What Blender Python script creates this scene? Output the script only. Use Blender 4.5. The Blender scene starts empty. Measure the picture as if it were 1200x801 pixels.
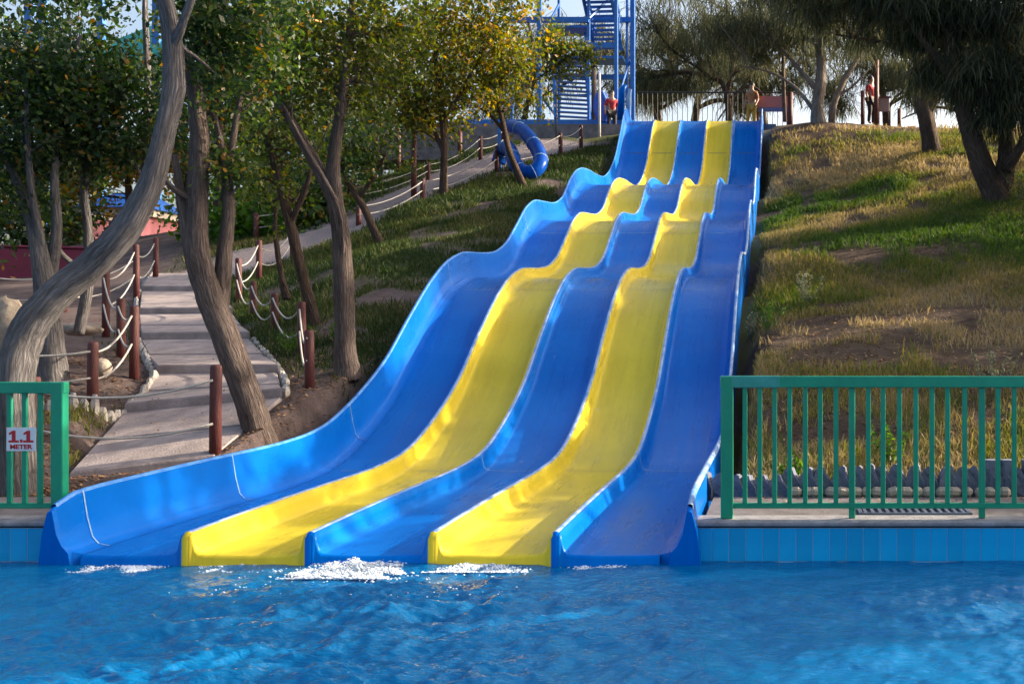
import bpy, math, random
import numpy as np
from mathutils import Vector
SC = bpy.context.scene
COL = SC.collection
random.seed(7); RNG = np.random.default_rng(7)
R = math.radians

# ------------------------------------------------------------------ camera, world, sun, exposure
F, CX, EYE = 1240.0, 916.0, 1.66            # focal length in photo pixels, principal column, eye height above the water
cam = bpy.data.cameras.new('camera'); cam_o = bpy.data.objects.new('camera', cam); COL.objects.link(cam_o)
cam_o.location = (0, 0, EYE); cam_o.rotation_euler = (R(90), 0, 0)
cam.lens = 36 * F / 1200; cam.sensor_width = 36; cam.shift_x = (600 - CX) / 1200
cam.clip_start = 0.1; cam.clip_end = 3000
SC.camera = cam_o
SUN_AZ, SUN_EL = 66.0, 23.0                  # degrees right of straight ahead, degrees up
sd = Vector((math.sin(R(SUN_AZ)) * math.cos(R(SUN_EL)), math.cos(R(SUN_AZ)) * math.cos(R(SUN_EL)), math.sin(R(SUN_EL))))
W = bpy.data.worlds.new('World'); SC.world = W; W.use_nodes = True
wt = W.node_tree; bg = wt.nodes['Background']; sky = wt.nodes.new('ShaderNodeTexSky')
sky.sky_type = 'NISHITA'; sky.sun_disc = False; sky.sun_elevation = R(SUN_EL); sky.sun_rotation = R(SUN_AZ)
sky.air_density = 1.0; sky.dust_density = 7.0; sky.ozone_density = 1.0
wt.links.new(sky.outputs[0], bg.inputs[0]); bg.inputs[1].default_value = 0.15
sun = bpy.data.lights.new('sun', 'SUN'); sun_o = bpy.data.objects.new('sun', sun); COL.objects.link(sun_o)
sun.energy = 4.0; sun.angle = R(0.5); sun.color = (1.0, 0.87, 0.68)
sun_o.rotation_euler = sd.to_track_quat('Z', 'Y').to_euler()
SC.view_settings.view_transform = 'Standard'; SC.view_settings.look = 'None'
SC.view_settings.exposure = 1.45; SC.view_settings.gamma = 1.0
SC.cycles.max_bounces = 6; SC.cycles.transparent_max_bounces = 12
SC.cycles.caustics_reflective = False; SC.cycles.caustics_refractive = False

def P(px, py, d):                            # photo pixel + distance ahead -> world point
    return np.array([(px - CX) * d / F, d, EYE + (400.0 - py) * d / F])

# ------------------------------------------------------------------ small helpers
def tag(o, label=None, cat=None, group=None, kind=None):
    if label: o['label'] = label
    if cat: o['category'] = cat
    if group: o['group'] = group
    if kind: o['kind'] = kind
    return o
def empty(name, loc, label=None, cat=None, group=None, kind=None):
    o = bpy.data.objects.new(name, None); COL.objects.link(o); o.location = tuple(loc); o.empty_display_size = .2
    return tag(o, label, cat, group, kind)
def origin(o):
    v = Vector((0, 0, 0))
    while o is not None: v += o.location; o = o.parent
    return v
def np_mesh(name, V, Fc, smooth=True):
    """V (N,3), Fc list of (M,k) index arrays"""
    me = bpy.data.meshes.new(name)
    V = np.asarray(V, dtype=np.float32)
    me.vertices.add(len(V)); me.vertices.foreach_set('co', V.ravel())
    loops = np.concatenate([f.ravel() for f in Fc]).astype(np.int32)
    tot = np.concatenate([np.full(len(f), f.shape[1], dtype=np.int32) for f in Fc])
    start = np.concatenate([[0], np.cumsum(tot)[:-1]]).astype(np.int32)
    me.loops.add(len(loops)); me.loops.foreach_set('vertex_index', loops)
    me.polygons.add(len(tot)); me.polygons.foreach_set('loop_start', start); me.polygons.foreach_set('loop_total', tot)
    if smooth: me.polygons.foreach_set('use_smooth', np.ones(len(tot), dtype=bool))
    me.update(calc_edges=True); me.validate()
    return me
def link_mesh(name, me, mat, parent=None, loc=None):
    o = bpy.data.objects.new(name, me); COL.objects.link(o)
    if mat is not None and not me.materials: me.materials.append(mat)
    if parent is not None: o.parent = parent
    if loc is not None: o.location = tuple(loc)
    return o
class MB:
    def __init__(s): s.v = []; s.f = []; s.c = []; s.limbs = False
    def add(s, vs, fs, cs=None):
        b = len(s.v); s.c += [tuple(map(float, p)) for p in (cs or vs)]; s.v += [tuple(map(float, p)) for p in vs]; s.f += [tuple(i + b for i in f) for f in fs]; return s
    def box(s, c, size, rz=0.0, bev=0.0, rx=0.0, ry=0.0):
        hx, hy, hz = size[0] / 2, size[1] / 2, size[2] / 2
        b = min(bev, hx * .9, hy * .9, hz * .9)
        pts, fs = [], []
        if b <= 0:
            pts = [(x, y, z) for z in (-hz, hz) for x, y in ((-hx, -hy), (hx, -hy), (hx, hy), (-hx, hy))]
            fs = [(3, 2, 1, 0), (4, 5, 6, 7), (0, 1, 5, 4), (1, 2, 6, 5), (2, 3, 7, 6), (3, 0, 4, 7)]
        else:
            rings = [(-hz, b), (-hz + b, 0), (hz - b, 0), (hz, b)]
            for z, i in rings:
                X, Y = hx - i, hy - i; c8 = b
                pts += [(X - c8 * (i == 0), -hy + i, z), (X, -hy + i + c8 * (i == 0), z), (X, hy - i - c8 * (i == 0), z), (X - c8 * (i == 0), hy - i, z),
                        (-X + c8 * (i == 0), hy - i, z), (-X, hy - i - c8 * (i == 0), z), (-X, -hy + i + c8 * (i == 0), z), (-X + c8 * (i == 0), -hy + i, z)]
            for k in range(3):
                for j in range(8): fs.append((k * 8 + j, k * 8 + (j + 1) % 8, k * 8 + 8 + (j + 1) % 8, k * 8 + 8 + j))
            fs += [tuple(range(7, -1, -1)), tuple(range(24, 32))]
        out = []
        for x, y, z in pts:
            if rx: y, z = y * math.cos(rx) - z * math.sin(rx), y * math.sin(rx) + z * math.cos(rx)
            if ry: x, z = x * math.cos(ry) + z * math.sin(ry), -x * math.sin(ry) + z * math.cos(ry)
            if rz: x, y = x * math.cos(rz) - y * math.sin(rz), x * math.sin(rz) + y * math.cos(rz)
            out.append((x + c[0], y + c[1], z + c[2]))
        return s.add(out, fs)
    def tube(s, pts, rad, n=8, cap=True, rough=0.0, lobes=0.0):
        pts = [Vector(p) for p in pts]; m = len(pts)
        rad = list(rad) if hasattr(rad, '__len__') else [rad] * m
        vs, fs, cs = [], [], []; run = 0.0; sx_ = random.uniform(0, 40); rm = max(max(rad), 1e-4)
        up = Vector((0.31, 0.93, 0.2)).normalized()
        prev = None
        for i, p in enumerate(pts):
            t = (pts[min(i + 1, m - 1)] - pts[max(i - 1, 0)]).normalized(); run += (p - pts[i - 1]).length if i else 0
            if prev is None:
                a = t.cross(up);  a = a if a.length > 1e-3 else t.cross(Vector((1, 0, 0)))
            else: a = prev - t * prev.dot(t)
            a.normalize(); b = t.cross(a); prev = a
            for k in range(n):
                th = 2 * math.pi * k / n
                r = rad[i] * (1 + (random.uniform(-rough, rough) if rough else 0) + (lobes * math.sin(3 * th + i * .13) + lobes * .7 * math.sin(5 * th - i * .21 + 1) if lobes else 0))
                vs.append(p + a * (r * math.cos(th)) + b * (r * math.sin(th))); cs.append((rm * math.cos(th) + sx_, rm * math.sin(th), run))
        for i in range(m - 1):
            for k in range(n): fs.append((i * n + k, i * n + (k + 1) % n, (i + 1) * n + (k + 1) % n, (i + 1) * n + k))
        if cap: fs += [tuple(range(n - 1, -1, -1)), tuple((m - 1) * n + k for k in range(n))]
        s.limbs = True; return s.add(vs, fs, cs)
    def sheet(s, grid):                      # grid[i][j] points -> quads
        m, n = len(grid), len(grid[0])
        return s.add([p for row in grid for p in row],
                     [(i * n + j, i * n + j + 1, (i + 1) * n + j + 1, (i + 1) * n + j) for i in range(m - 1) for j in range(n - 1)])
    def build(s, name, mat, parent=None, smooth=False, label=None):
        off = origin(parent) if parent is not None else Vector((0, 0, 0))
        me = bpy.data.meshes.new(name); me.from_pydata([(x - off.x, y - off.y, z - off.z) for x, y, z in s.v], [], s.f)
        if smooth: me.polygons.foreach_set('use_smooth', [True] * len(me.polygons))
        if s.limbs and name in ('trunk', 'branches'): at = me.attributes.new('along', 'FLOAT_VECTOR', 'POINT'); at.data.foreach_set('vector', np.array(s.c, dtype=np.float32).ravel())
        me.update()
        o = link_mesh(name, me, mat, parent)
        if label: o['label'] = label
        return o
def smooth_path(pts, k=6):                   # Catmull-Rom through points (rows may carry a radius column)
    pts = np.asarray(pts, float); n = len(pts); out = []
    for i in range(n - 1):
        p0, p1, p2, p3 = pts[max(i - 1, 0)], pts[i], pts[i + 1], pts[min(i + 2, n - 1)]
        for t in np.linspace(0, 1, k, endpoint=False):
            out.append(.5 * ((2 * p1) + (p2 - p0) * t + (2 * p0 - 5 * p1 + 4 * p2 - p3) * t * t + (3 * p1 - p0 - 3 * p2 + p3) * t ** 3))
    out.append(pts[-1]); return np.array(out)

# ------------------------------------------------------------------ materials
def nodes(name):
    m = bpy.data.materials.new(name); m.use_nodes = True
    t = m.node_tree; b = t.nodes['Principled BSDF']
    return m, t, b, lambda a, c: t.links.new(a, c)
def N(t, kind, **kw):
    n = t.nodes.new('ShaderNode' + kind)
    for k, v in kw.items():
        if k in n.inputs: n.inputs[k].default_value = v
        else: setattr(n, k, v)
    return n
def ramp(t, src, stops):
    r = t.nodes.new('ShaderNodeValToRGB'); e = r.color_ramp.elements
    while len(e) > 1: e.remove(e[-1])
    e[0].position = stops[0][0]; e[0].color = (*stops[0][1], 1)
    for p, c in stops[1:]:
        k = e.new(p); k.color = (*c, 1)
    t.links.new(src, r.inputs[0]); return r
def coords(t, scale=(1, 1, 1), kind='Object'):
    tc = t.nodes.new('ShaderNodeTexCoord'); mp = t.nodes.new('ShaderNodeMapping'); mp.inputs['Scale'].default_value = scale
    t.links.new(tc.outputs[kind], mp.inputs[0]); return mp.outputs[0]
def simple(name, c1, c2=None, rough=.6, scale=6, bump=0.0, bscale=40, metal=0.0, stretch=(1, 1, 1), coat=0.0, spec=.5):
    m, t, b, L = nodes(name)
    co = coords(t, stretch)
    n = N(t, 'TexNoise', Scale=scale, Detail=5.0, Roughness=.6); L(co, n.inputs['Vector'])
    c2 = c2 or tuple(x * .75 for x in c1)
    L(ramp(t, n.outputs['Fac'], [(.3, c2), (.68, c1)]).outputs[0], b.inputs['Base Color'])
    b.inputs['Roughness'].default_value = rough; b.inputs['Metallic'].default_value = metal
    b.inputs['Coat Weight'].default_value = coat; b.inputs['Specular IOR Level'].default_value = spec
    if bump:
        n2 = N(t, 'TexNoise', Scale=bscale, Detail=4.0); L(co, n2.inputs['Vector'])
        bp = N(t, 'Bump', Strength=bump, Distance=.02); L(n2.outputs['Fac'], bp.inputs['Height']); L(bp.outputs[0], b.inputs['Normal'])
    return m
def fibreglass(name, c1, c2, white=0.0):
    """gel-coated slide skin: faded patches, run-down streaks, faint wear"""
    m, t, b, L = nodes(name)
    co = coords(t, (3.0, .28, .28)); co2 = coords(t, (1, 1, 1))
    n = N(t, 'TexNoise', Scale=2.2, Detail=6.0, Roughness=.65); L(co, n.inputs['Vector'])
    n2 = N(t, 'TexNoise', Scale=.8, Detail=3.0); L(co2, n2.inputs['Vector'])
    mx = N(t, 'Math', operation='ADD'); L(n.outputs['Fac'], mx.inputs[0]); L(n2.outputs['Fac'], mx.inputs[1])
    r = ramp(t, mx.outputs[0], [(.35, c2), (.62, c1)]); 
    mh = N(t, 'Math', operation='MULTIPLY'); mh.inputs[1].default_value = .5; L(mx.outputs[0], mh.inputs[0]); L(mh.outputs[0], r.inputs[0])
    # scuffs worn pale by riders
    co3 = coords(t, (.9, .8, .8)); n3 = N(t, 'TexNoise', Scale=3.1, Detail=8.0, Roughness=.7); L(co3, n3.inputs['Vector'])
    w = ramp(t, n3.outputs['Fac'], [(.67, (0, 0, 0)), (.74, (1, 1, 1))])
    mix = N(t, 'Mix', data_type='RGBA'); ml = N(t, 'Math', operation='MULTIPLY'); ml.inputs[1].default_value = white
    L(w.outputs[0], ml.inputs[0]); L(ml.outputs[0], mix.inputs[0]); L(r.outputs[0], mix.inputs[6]); mix.inputs[7].default_value = (.62, .62, .6, 1)
    L(mix.outputs[2], b.inputs['Base Color'])
    rr = ramp(t, n.outputs['Fac'], [(.3, (.2,) * 3), (.7, (.42,) * 3)]); L(rr.outputs[0], b.inputs['Roughness'])
    n4 = N(t, 'TexNoise', Scale=1.6, Detail=3.0); L(coords(t, (1.2, .9, .9)), n4.inputs['Vector'])
    bp = N(t, 'Bump', Strength=.35, Distance=.06); L(n4.outputs['Fac'], bp.inputs['Height']); L(bp.outputs[0], b.inputs['Normal'])
    b.inputs['Specular IOR Level'].default_value = .2; b.inputs['Specular Tint'].default_value = (*[.15 + .85 * q / max(c1) for q in c1], 1)
    return m
def bark(name, c1, c2, scale=1.0):
    m, t, b, L = nodes(name)
    al = N(t, 'Attribute'); al.attribute_name = 'along'; mp = N(t, 'Mapping'); mp.inputs['Scale'].default_value = (9 * scale, 9 * scale, 1.5 * scale); L(al.outputs['Vector'], mp.inputs[0]); co = mp.outputs[0]
    n = N(t, 'TexNoise', Scale=2.2, Detail=8.0, Roughness=.7, Distortion=.8); L(co, n.inputs['Vector'])
    big = N(t, 'TexNoise', Scale=1.3, Detail=3.0); L(coords(t), big.inputs['Vector'])
    mx = N(t, 'Math', operation='MULTIPLY_ADD'); mx.inputs[1].default_value = .45; L(big.outputs['Fac'], mx.inputs[0]); L(n.outputs['Fac'], mx.inputs[2])
    L(ramp(t, mx.outputs[0], [(.5, c2), (.66, tuple((a + q) / 2 for a, q in zip(c1, c2))), (.88, c1)]).outputs[0], b.inputs['Base Color'])
    b.inputs['Roughness'].default_value = .92; b.inputs['Specular IOR Level'].default_value = .15
    v = N(t, 'TexVoronoi', feature='DISTANCE_TO_EDGE', Scale=3.4); 
    vd = N(t, 'Mix', data_type='RGBA'); vd.inputs[0].default_value = .4; L(co, vd.inputs[6]); L(n.outputs['Color'], vd.inputs[7]); L(vd.outputs[2], v.inputs['Vector'])
    ck = ramp(t, v.outputs['Distance'], [(.0, (.28, .26, .25)), (.16, (1, 1, 1))]); mc = N(t, 'Mix', data_type='RGBA', blend_type='MULTIPLY'); mc.inputs[0].default_value = .5
    src = b.inputs['Base Color'].links[0].from_socket; L(src, mc.inputs[6]); L(ck.outputs[0], mc.inputs[7]); L(mc.outputs[2], b.inputs['Base Color'])
    ad = N(t, 'Math', operation='MULTIPLY_ADD'); ad.inputs[1].default_value = 1.3; L(v.outputs['Distance'], ad.inputs[0]); L(n.outputs['Fac'], ad.inputs[2])
    bp = N(t, 'Bump', Strength=1.0, Distance=.07); L(ad.outputs[0], bp.inputs['Height']); L(bp.outputs[0], b.inputs['Normal'])
    return m
def leafmat(name, stops, transl=.45, rough=.45):
    m, t, b, L = nodes(name)
    a = N(t, 'Attribute'); a.attribute_name = 'tone'
    r = ramp(t, a.outputs['Fac'], stops)
    L(r.outputs[0], b.inputs['Base Color']); b.inputs['Roughness'].default_value = rough; b.inputs['Specular IOR Level'].default_value = .35
    tr = N(t, 'BsdfTranslucent'); hs = N(t, 'HueSaturation', Saturation=1.15, Value=1.5); L(r.outputs[0], hs.inputs['Color']); L(hs.outputs[0], tr.inputs[0])
    mx = N(t, 'MixShader'); mx.inputs[0].default_value = transl
    L(b.outputs[0], mx.inputs[1]); L(tr.outputs[0], mx.inputs[2]); L(mx.outputs[0], t.nodes['Material Output'].inputs[0])
    return m
BLUE = fibreglass('blue gelcoat', (.0, .145, .58), (.0, .105, .47), .05)
BLUE_WORN = fibreglass('worn blue gelcoat', (.0, .17, .60), (.0, .115, .47), .30)
YELLOW = fibreglass('yellow gelcoat', (.78, .60, .045), (.62, .46, .035), .30)
RIM = simple('worn and sunlit rim', (.45, .53, .68), (.04, .20, .56), .4, 5)  # worn lane edges; on the right outer rim the paleness is painted sunlight
SEAM = simple('pale joint sealant', (.34, .50, .70), (.12, .30, .62), .5, 5)
YSEAM = simple('yellow joint', (.62, .50, .22), (.6, .42, .08), .5)
def chipped(name, c1, c2, chip, rough, scale):
    m = simple(name, c1, c2, rough, 5, .08, 60); t = m.node_tree; b = t.nodes['Principled BSDF']; src = b.inputs['Base Color'].links[0].from_socket
    n = N(t, 'TexNoise', Scale=scale, Detail=6.0, Roughness=.7); t.links.new(coords(t), n.inputs['Vector']); r = ramp(t, n.outputs['Fac'], [(.68, (0, 0, 0)), (.71, (1, 1, 1))])
    x = N(t, 'Mix', data_type='RGBA'); x.inputs[7].default_value = (*chip, 1); t.links.new(r.outputs[0], x.inputs[0]); t.links.new(src, x.inputs[6]); t.links.new(x.outputs[2], b.inputs['Base Color'])
    return m
GREEN = chipped('green painted steel', (.002, .28, .145), (.002, .21, .115), (.10, .05, .03), .42, 17)
TILE = simple('blue glazed tile', (.003, .40, .74), (.003, .31, .64), .16, 2.5, .04, 12)
_t = TILE.node_tree; _b = _t.nodes['Principled BSDF']; _oi = N(_t, 'ObjectInfo'); _hs = N(_t, 'HueSaturation'); _mr = N(_t, 'MapRange'); _mr.inputs[3].default_value = .88; _mr.inputs[4].default_value = 1.1
_t.links.new(_oi.outputs['Random'], _mr.inputs[0]); _t.links.new(_mr.outputs[0], _hs.inputs['Value']); _t.links.new(_b.inputs['Base Color'].links[0].from_socket, _hs.inputs['Color']); _t.links.new(_hs.outputs[0], _b.inputs['Base Color'])
GROUT = simple('pale grout', (.34, .50, .60), (.2, .36, .5), .8, 20)
COPING = simple('grey concrete coping', (.32, .30, .31), (.17, .155, .16), .85, 9, .35, 60)
CONC = simple('weathered concrete', (.25, .22, .225), (.12, .105, .11), .9, 4, .35, 50)
DECKM = simple('dirty deck concrete', (.17, .145, .145), (.075, .062, .06), .92, 5, .4, 50)
SLAB = simple('pinkish concrete slab', (.41, .33, .305), (.21, .17, .16), .9, 3.5, .5, 45)
EDGE = simple('pale limestone', (.52, .48, .43), (.33, .29, .26), .9, 10, .6, 40)
BLOCK = simple('blue grey cast concrete', (.17, .18, .24), (.08, .085, .12), .85, 12, .5, 50)
STONE = simple('buff field stone', (.40, .33, .26), (.24, .19, .15), .9, 9, .6, 30)
POST = simple('oxblood stained timber', (.115, .020, .016), (.055, .010, .009), .6, 14, .5, 40, stretch=(3, 3, .4))
ROPE = simple('weathered white rope', (.55, .52, .47), (.35, .32, .29), .85, 60, .5, 220)
STEELB = simple('blue painted steel', (.010, .155, .52), (.006, .11, .40), .38, 4)
IRON = simple('black iron', (.02, .02, .022), (.012, .012, .014), .5, 10)
WHITE = simple('white plastic', (.75, .75, .74), (.62, .62, .62), .4, 8)
RED = simple('red print', (.50, .012, .015), (.40, .01, .012), .5, 8)
MAROON = simple('maroon painted wall', (.17, .012, .04), (.11, .008, .026), .7, 5)
PINK = simple('pink render', (.55, .20, .24), (.42, .14, .18), .8, 4)
CREAM = simple('cream fascia', (.66, .60, .52), (.5, .45, .4), .7, 5)
ROOFB = simple('blue sheet roof', (.01, .12, .50), (.006, .08, .38), .45, 5)
TEAL = simple('teal sheet', (.01, .26, .23), (.008, .19, .17), .5, 4)
ORANGE = simple('orange panel', (.62, .20, .02), (.5, .15, .015), .5, 4)
BARK_GREY = bark('furrowed grey bark', (.34, .31, .305), (.085, .077, .077), 1.15)
BARK_BROWN = bark('brown bark', (.29, .22, .19), (.07, .053, .046), 1.2)
BARK_DARK = bark('dark casuarina bark', (.17, .115, .085), (.035, .024, .019), 1.1)
BARK_PALE = bark('pale bark', (.38, .32, .27), (.12, .09, .075), .7)
LEAF_DARK = leafmat('dark glossy leaf', [(0, (.012, .028, .010)), (.45, (.032, .066, .015)), (.8, (.095, .14, .02)), (.93, (.19, .15, .02)), (1, (.30, .11, .015))], .42)
LEAF_OLIVE = leafmat('olive leaf', [(0, (.034, .052, .011)), (.45, (.080, .100, .016)), (.8, (.155, .155, .02)), (.93, (.30, .20, .02)), (1, (.34, .14, .015))], .55)
LEAF_BRIGHT = leafmat('bright leaf', [(0, (.03, .085, .012)), (.6, (.07, .16, .02)), (1, (.16, .24, .03))], .5)
LEAF_AUTUMN = leafmat('yellow orange leaf', [(0, (.10, .09, .015)), (.5, (.30, .19, .02)), (1, (.42, .16, .015))], .5)
NEEDLE = leafmat('casuarina needle', [(0, (.020, .026, .016)), (.6, (.052, .062, .030)), (1, (.12, .115, .05))], .35, .7)
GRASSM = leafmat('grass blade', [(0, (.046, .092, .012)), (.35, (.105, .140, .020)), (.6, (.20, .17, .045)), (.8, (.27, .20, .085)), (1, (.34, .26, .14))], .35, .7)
GRASSB = leafmat('dull bank grass', [(0, (.026, .050, .010)), (.4, (.055, .080, .014)), (.7, (.12, .105, .035)), (1, (.24, .18, .09))], .3, .75)  # darker, less saturated greens than the hill grass
WEED = leafmat('silvery weed', [(0, (.16, .17, .10)), (1, (.38, .36, .22))], .35, .7)
LITTER = leafmat('fallen leaf', [(0, (.10, .05, .025)), (.5, (.24, .11, .045)), (1, (.42, .26, .13))], .1, .8)

# ------------------------------------------------------------------ slide profile (distance ahead -> height of the dividing walls)
WY = np.array([7.9, 8.5, 10, 11.2, 12.0, 12.6, 13.1, 13.8, 14.5, 15.5, 16.5, 17.4, 18.2, 19.2, 20.0, 20.8, 21.7, 22.6, 23.4, 24.3, 25.2, 26.2, 27.2, 28.1, 29.0, 30.0, 31.0, 32.2, 33.2, 34.6, 35.6, 36.5, 37.2, 38.0])
WZ = np.array([.235, .25, .275, .285, .32, .40, .54, .80, 1.13, 1.78, 2.38, 2.76, 2.93, 3.00, 3.09, 3.31, 3.78, 4.28, 4.52, 4.61, 4.70, 4.96, 5.55, 5.95, 6.15, 6.25, 6.30, 6.42, 6.70, 7.45, 8.35, 9.15, 9.46, 9.50])
def pchip(x, y, q):
    h = np.diff(x); d = np.diff(y) / h; m = np.zeros_like(y)
    for i in range(1, len(x) - 1):
        if d[i - 1] * d[i] > 0:
            w1, w2 = 2 * h[i] + h[i - 1], h[i] + 2 * h[i - 1]; m[i] = (w1 + w2) / (w1 / d[i - 1] + w2 / d[i])
    m[0], m[-1] = d[0], d[-1]
    q = np.clip(q, x[0], x[-1]); k = np.clip(np.searchsorted(x, q) - 1, 0, len(x) - 2); t = (q - x[k]) / h[k]
    return (2*t**3 - 3*t**2 + 1) * y[k] + (t**3 - 2*t**2 + t) * h[k] * m[k] + (-2*t**3 + 3*t**2) * y[k+1] + (t**3 - t**2) * h[k] * m[k+1]
def wall_z(y): return pchip(WY, WZ, np.asarray(y, float))
def floor_z(y):
    y = np.asarray(y, float)
    dep = np.interp(y, [7.9, 9.0, 11.0, 35.5, 36.8, 38], [.165, .175, .185, .175, .05, .03])
    return wall_z(y) - dep
LX = [-5.36 + .9172 * i for i in range(6)]    # lane boundaries

# ------------------------------------------------------------------ terrain
SLABROW = [((80,556,10.7),(250,536,11.2)),((145,484,12.7),(330,466,12.9)),((183,438,14.5),(325,437,14.5)),((165,398,17.2),(292,397,17.2)),((163,368,19.8),(272,367,19.8)),((166,341,22.5),(252,341,22.5)),((176,320,25),(245,320,25))]
SL = [(P(*a), P(*b)) for a, b in SLABROW]
SLY = [(a[1] + b_[1]) / 2 for a, b_ in SL]; SLX0 = [a[0] for a, b_ in SL]; SLX1 = [b_[0] for a, b_ in SL]; SLZ = [min(a[2], b_[2]) for a, b_ in SL]
CP = [  # photo column, row, distance
 (85,555,10.7),(250,534,11.2),(145,486,12.7),(330,468,12.9),(183,441,14.5),(325,440,14.5),(165,401,17.2),(292,399,17.2),(163,371,19.8),(272,369,19.8),(166,344,22.5),(252,343,22.5),(180,323,25),(245,323,25),
 (300,512,12),(405,430,14.5),(365,375,17.5),(460,300,22),(440,278,25.5),(560,240,28),(640,215,31),(690,178,36),(620,165,38.3),(330,300,26),(400,262,29),(500,222,32),(560,197,34.5),(650,172,37.5),
 (100,480,12.0),(0,430,14),(0,390,17),(40,335,24),(0,330,26),(0,298,40),
 (870,592,9.4),(1000,590,9.4),(1150,590,9.4),(900,440,13),(1100,440,13),(1000,330,18.5),(900,305,19.5),(1165,235,24),(1090,178,31),(960,143,37),(900,150,37),(1040,150,37)]
PTS = [P(*c) for c in CP]
PTS += [np.array(p, float) for p in [(8,13,1.35),(15,13,1.4),(8,24,5),(15,24,5),(10,37,9.1),(25,37,9.1),(40,60,9.2),(0,45,9.4),(-8,44,9.7),(0,70,9.2),(-15,45,7.6),(-25,47,5.4),(-25,30,3.7),(-40,30,3.5),(-40,10,.6),(-15,9,.36),(-9,9,.36),
   (-6.3,8.5,.30),(-7.5,8.5,.30),(-6.2,9.6,.32),(2,8.5,.30),(8,8.5,.3),(-40,8.5,.3),(30,8.5,.3),(0,8.5,.3),(40,13,1.4),(-40,60,5),(-40,110,5),(0,110,9),(40,110,9),(-3,13,.3),(-3,20,2.4),(-3,26,4.2),(-3,31,5.6),(-3,37,8.9)]]
PTS = np.array(PTS)
def _phi(r2): return .5 * r2 * np.log(np.maximum(r2, 1e-9))
_s = 10.0; _A = PTS[:, :2] / _s; _n = len(PTS)
_K = _phi(((_A[:, None] - _A[None]) ** 2).sum(-1)) + np.eye(_n) * 2e-3
_Q = np.c_[np.ones(_n), _A]; _M = np.block([[_K, _Q], [_Q.T, np.zeros((3, 3))]])
_sol = np.linalg.solve(_M, np.r_[PTS[:, 2], np.zeros(3)])
def ground_raw(x, y):
    q = np.stack([np.asarray(x, float).ravel(), np.asarray(y, float).ravel()], 1) / _s
    out = np.zeros(len(q))
    for i in range(0, len(q), 20000):
        qq = q[i:i + 20000]
        out[i:i + 20000] = _phi(((qq[:, None] - _A[None]) ** 2).sum(-1)) @ _sol[:_n] + np.c_[np.ones(len(qq)), qq] @ _sol[_n:]
    return out.reshape(np.shape(x))
def vnoise(x, y, s, seed=0):                 # cheap smooth value noise
    x = np.asarray(x, float) / s + seed * 17.3; y = np.asarray(y, float) / s + seed * 7.7
    xi, yi = np.floor(x).astype(int), np.floor(y).astype(int); fx, fy = x - xi, y - yi
    fx, fy = fx * fx * (3 - 2 * fx), fy * fy * (3 - 2 * fy)
    def h(a, b):
        k = (a * 374761393 + b * 668265263 + seed * 69069) & 0x7fffffff; k = ((k ^ (k >> 13)) * 1274126177) & 0x7fffffff
        return (k % 10007) / 10007.0
    return (h(xi, yi) * (1 - fx) + h(xi + 1, yi) * fx) * (1 - fy) + (h(xi, yi + 1) * (1 - fx) + h(xi + 1, yi + 1) * fx) * fy
def sstep(a, b, v):
    t = np.clip((v - a) / (b - a), 0, 1); return t * t * (3 - 2 * t)
def ground(x, y):
    x = np.asarray(x, float); y = np.asarray(y, float)
    far = np.clip(y, 8.0, 112.0); xc = np.clip(x, -48, 48)
    z = ground_raw(xc, far)
    deck = 1 - sstep(9.3, 10.3, y)
    z = z * (1 - deck) + .285 * deck
    z = z + (1 - deck) * ((vnoise(x, y, 2.2, 1) - .5) * .16 + (vnoise(x, y, .7, 2) - .5) * .07)
    z = np.where(y > 42, z, z)
    inside = sstep(-5.85, -5.6, x) * (1 - sstep(-.56, -.28, x)) * (1 - sstep(37.6, 38.6, y))
    lim = floor_z(np.clip(y, 8, 38)) - .33
    z = z * (1 - inside) + np.minimum(z, lim) * inside
    lx = np.interp(y, SLY, SLX0); rx = np.interp(y, SLY, SLX1)
    on = sstep(lx - .3, lx - .02, x) * (1 - sstep(rx + .02, rx + .3, x)) * sstep(10.35, 10.6, y) * (1 - sstep(25.0, 25.6, y))
    z0 = np.interp(y, SLY, [a[2] for a, b_ in SL]); z1 = np.interp(y, SLY, [b_[2] for a, b_ in SL]); zs = z0 + (z1 - z0) * np.clip((x - lx) / (rx - lx), 0, 1)
    by = sstep(lx - .9, lx - .1, x) * (1 - sstep(rx + .1, rx + .9, x)) * sstep(9.9, 10.5, y) * (1 - sstep(25.0, 25.6, y)) * (1 - inside)
    z = z * (1 - by) + np.maximum(z, zs - .01) * by
    return z * (1 - on) + np.minimum(z, zs - .06) * on

PATHLINE = np.array([P(245,323,25)[:2], P(300,302,26)[:2], P(400,262,29)[:2], P(500,222,32)[:2], P(560,197,34.5)[:2], P(650,172,37.5)[:2]])
def path_mask(x, y):
    d = np.full(np.shape(x), 1e9)
    for a, b in zip(PATHLINE[:-1], PATHLINE[1:]):
        ab = b - a; t = np.clip(((x - a[0]) * ab[0] + (y - a[1]) * ab[1]) / (ab @ ab), 0, 1)
        d = np.minimum(d, np.hypot(x - a[0] - t * ab[0], y - a[1] - t * ab[1]))
    return 1 - sstep(1.1, 1.7, d + (vnoise(x, y, .8, 5) - .5) * .5)
def on_slabs(x, y):
    lx = np.interp(y, [a[1] for a, b in SL], [a[0] for a, b in SL]); rx = np.interp(y, [b[1] for a, b in SL], [b[0] for a, b in SL])
    return (x > lx - .05) & (x < rx + .05) & (y > 10.6) & (y < 25.1)
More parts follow.
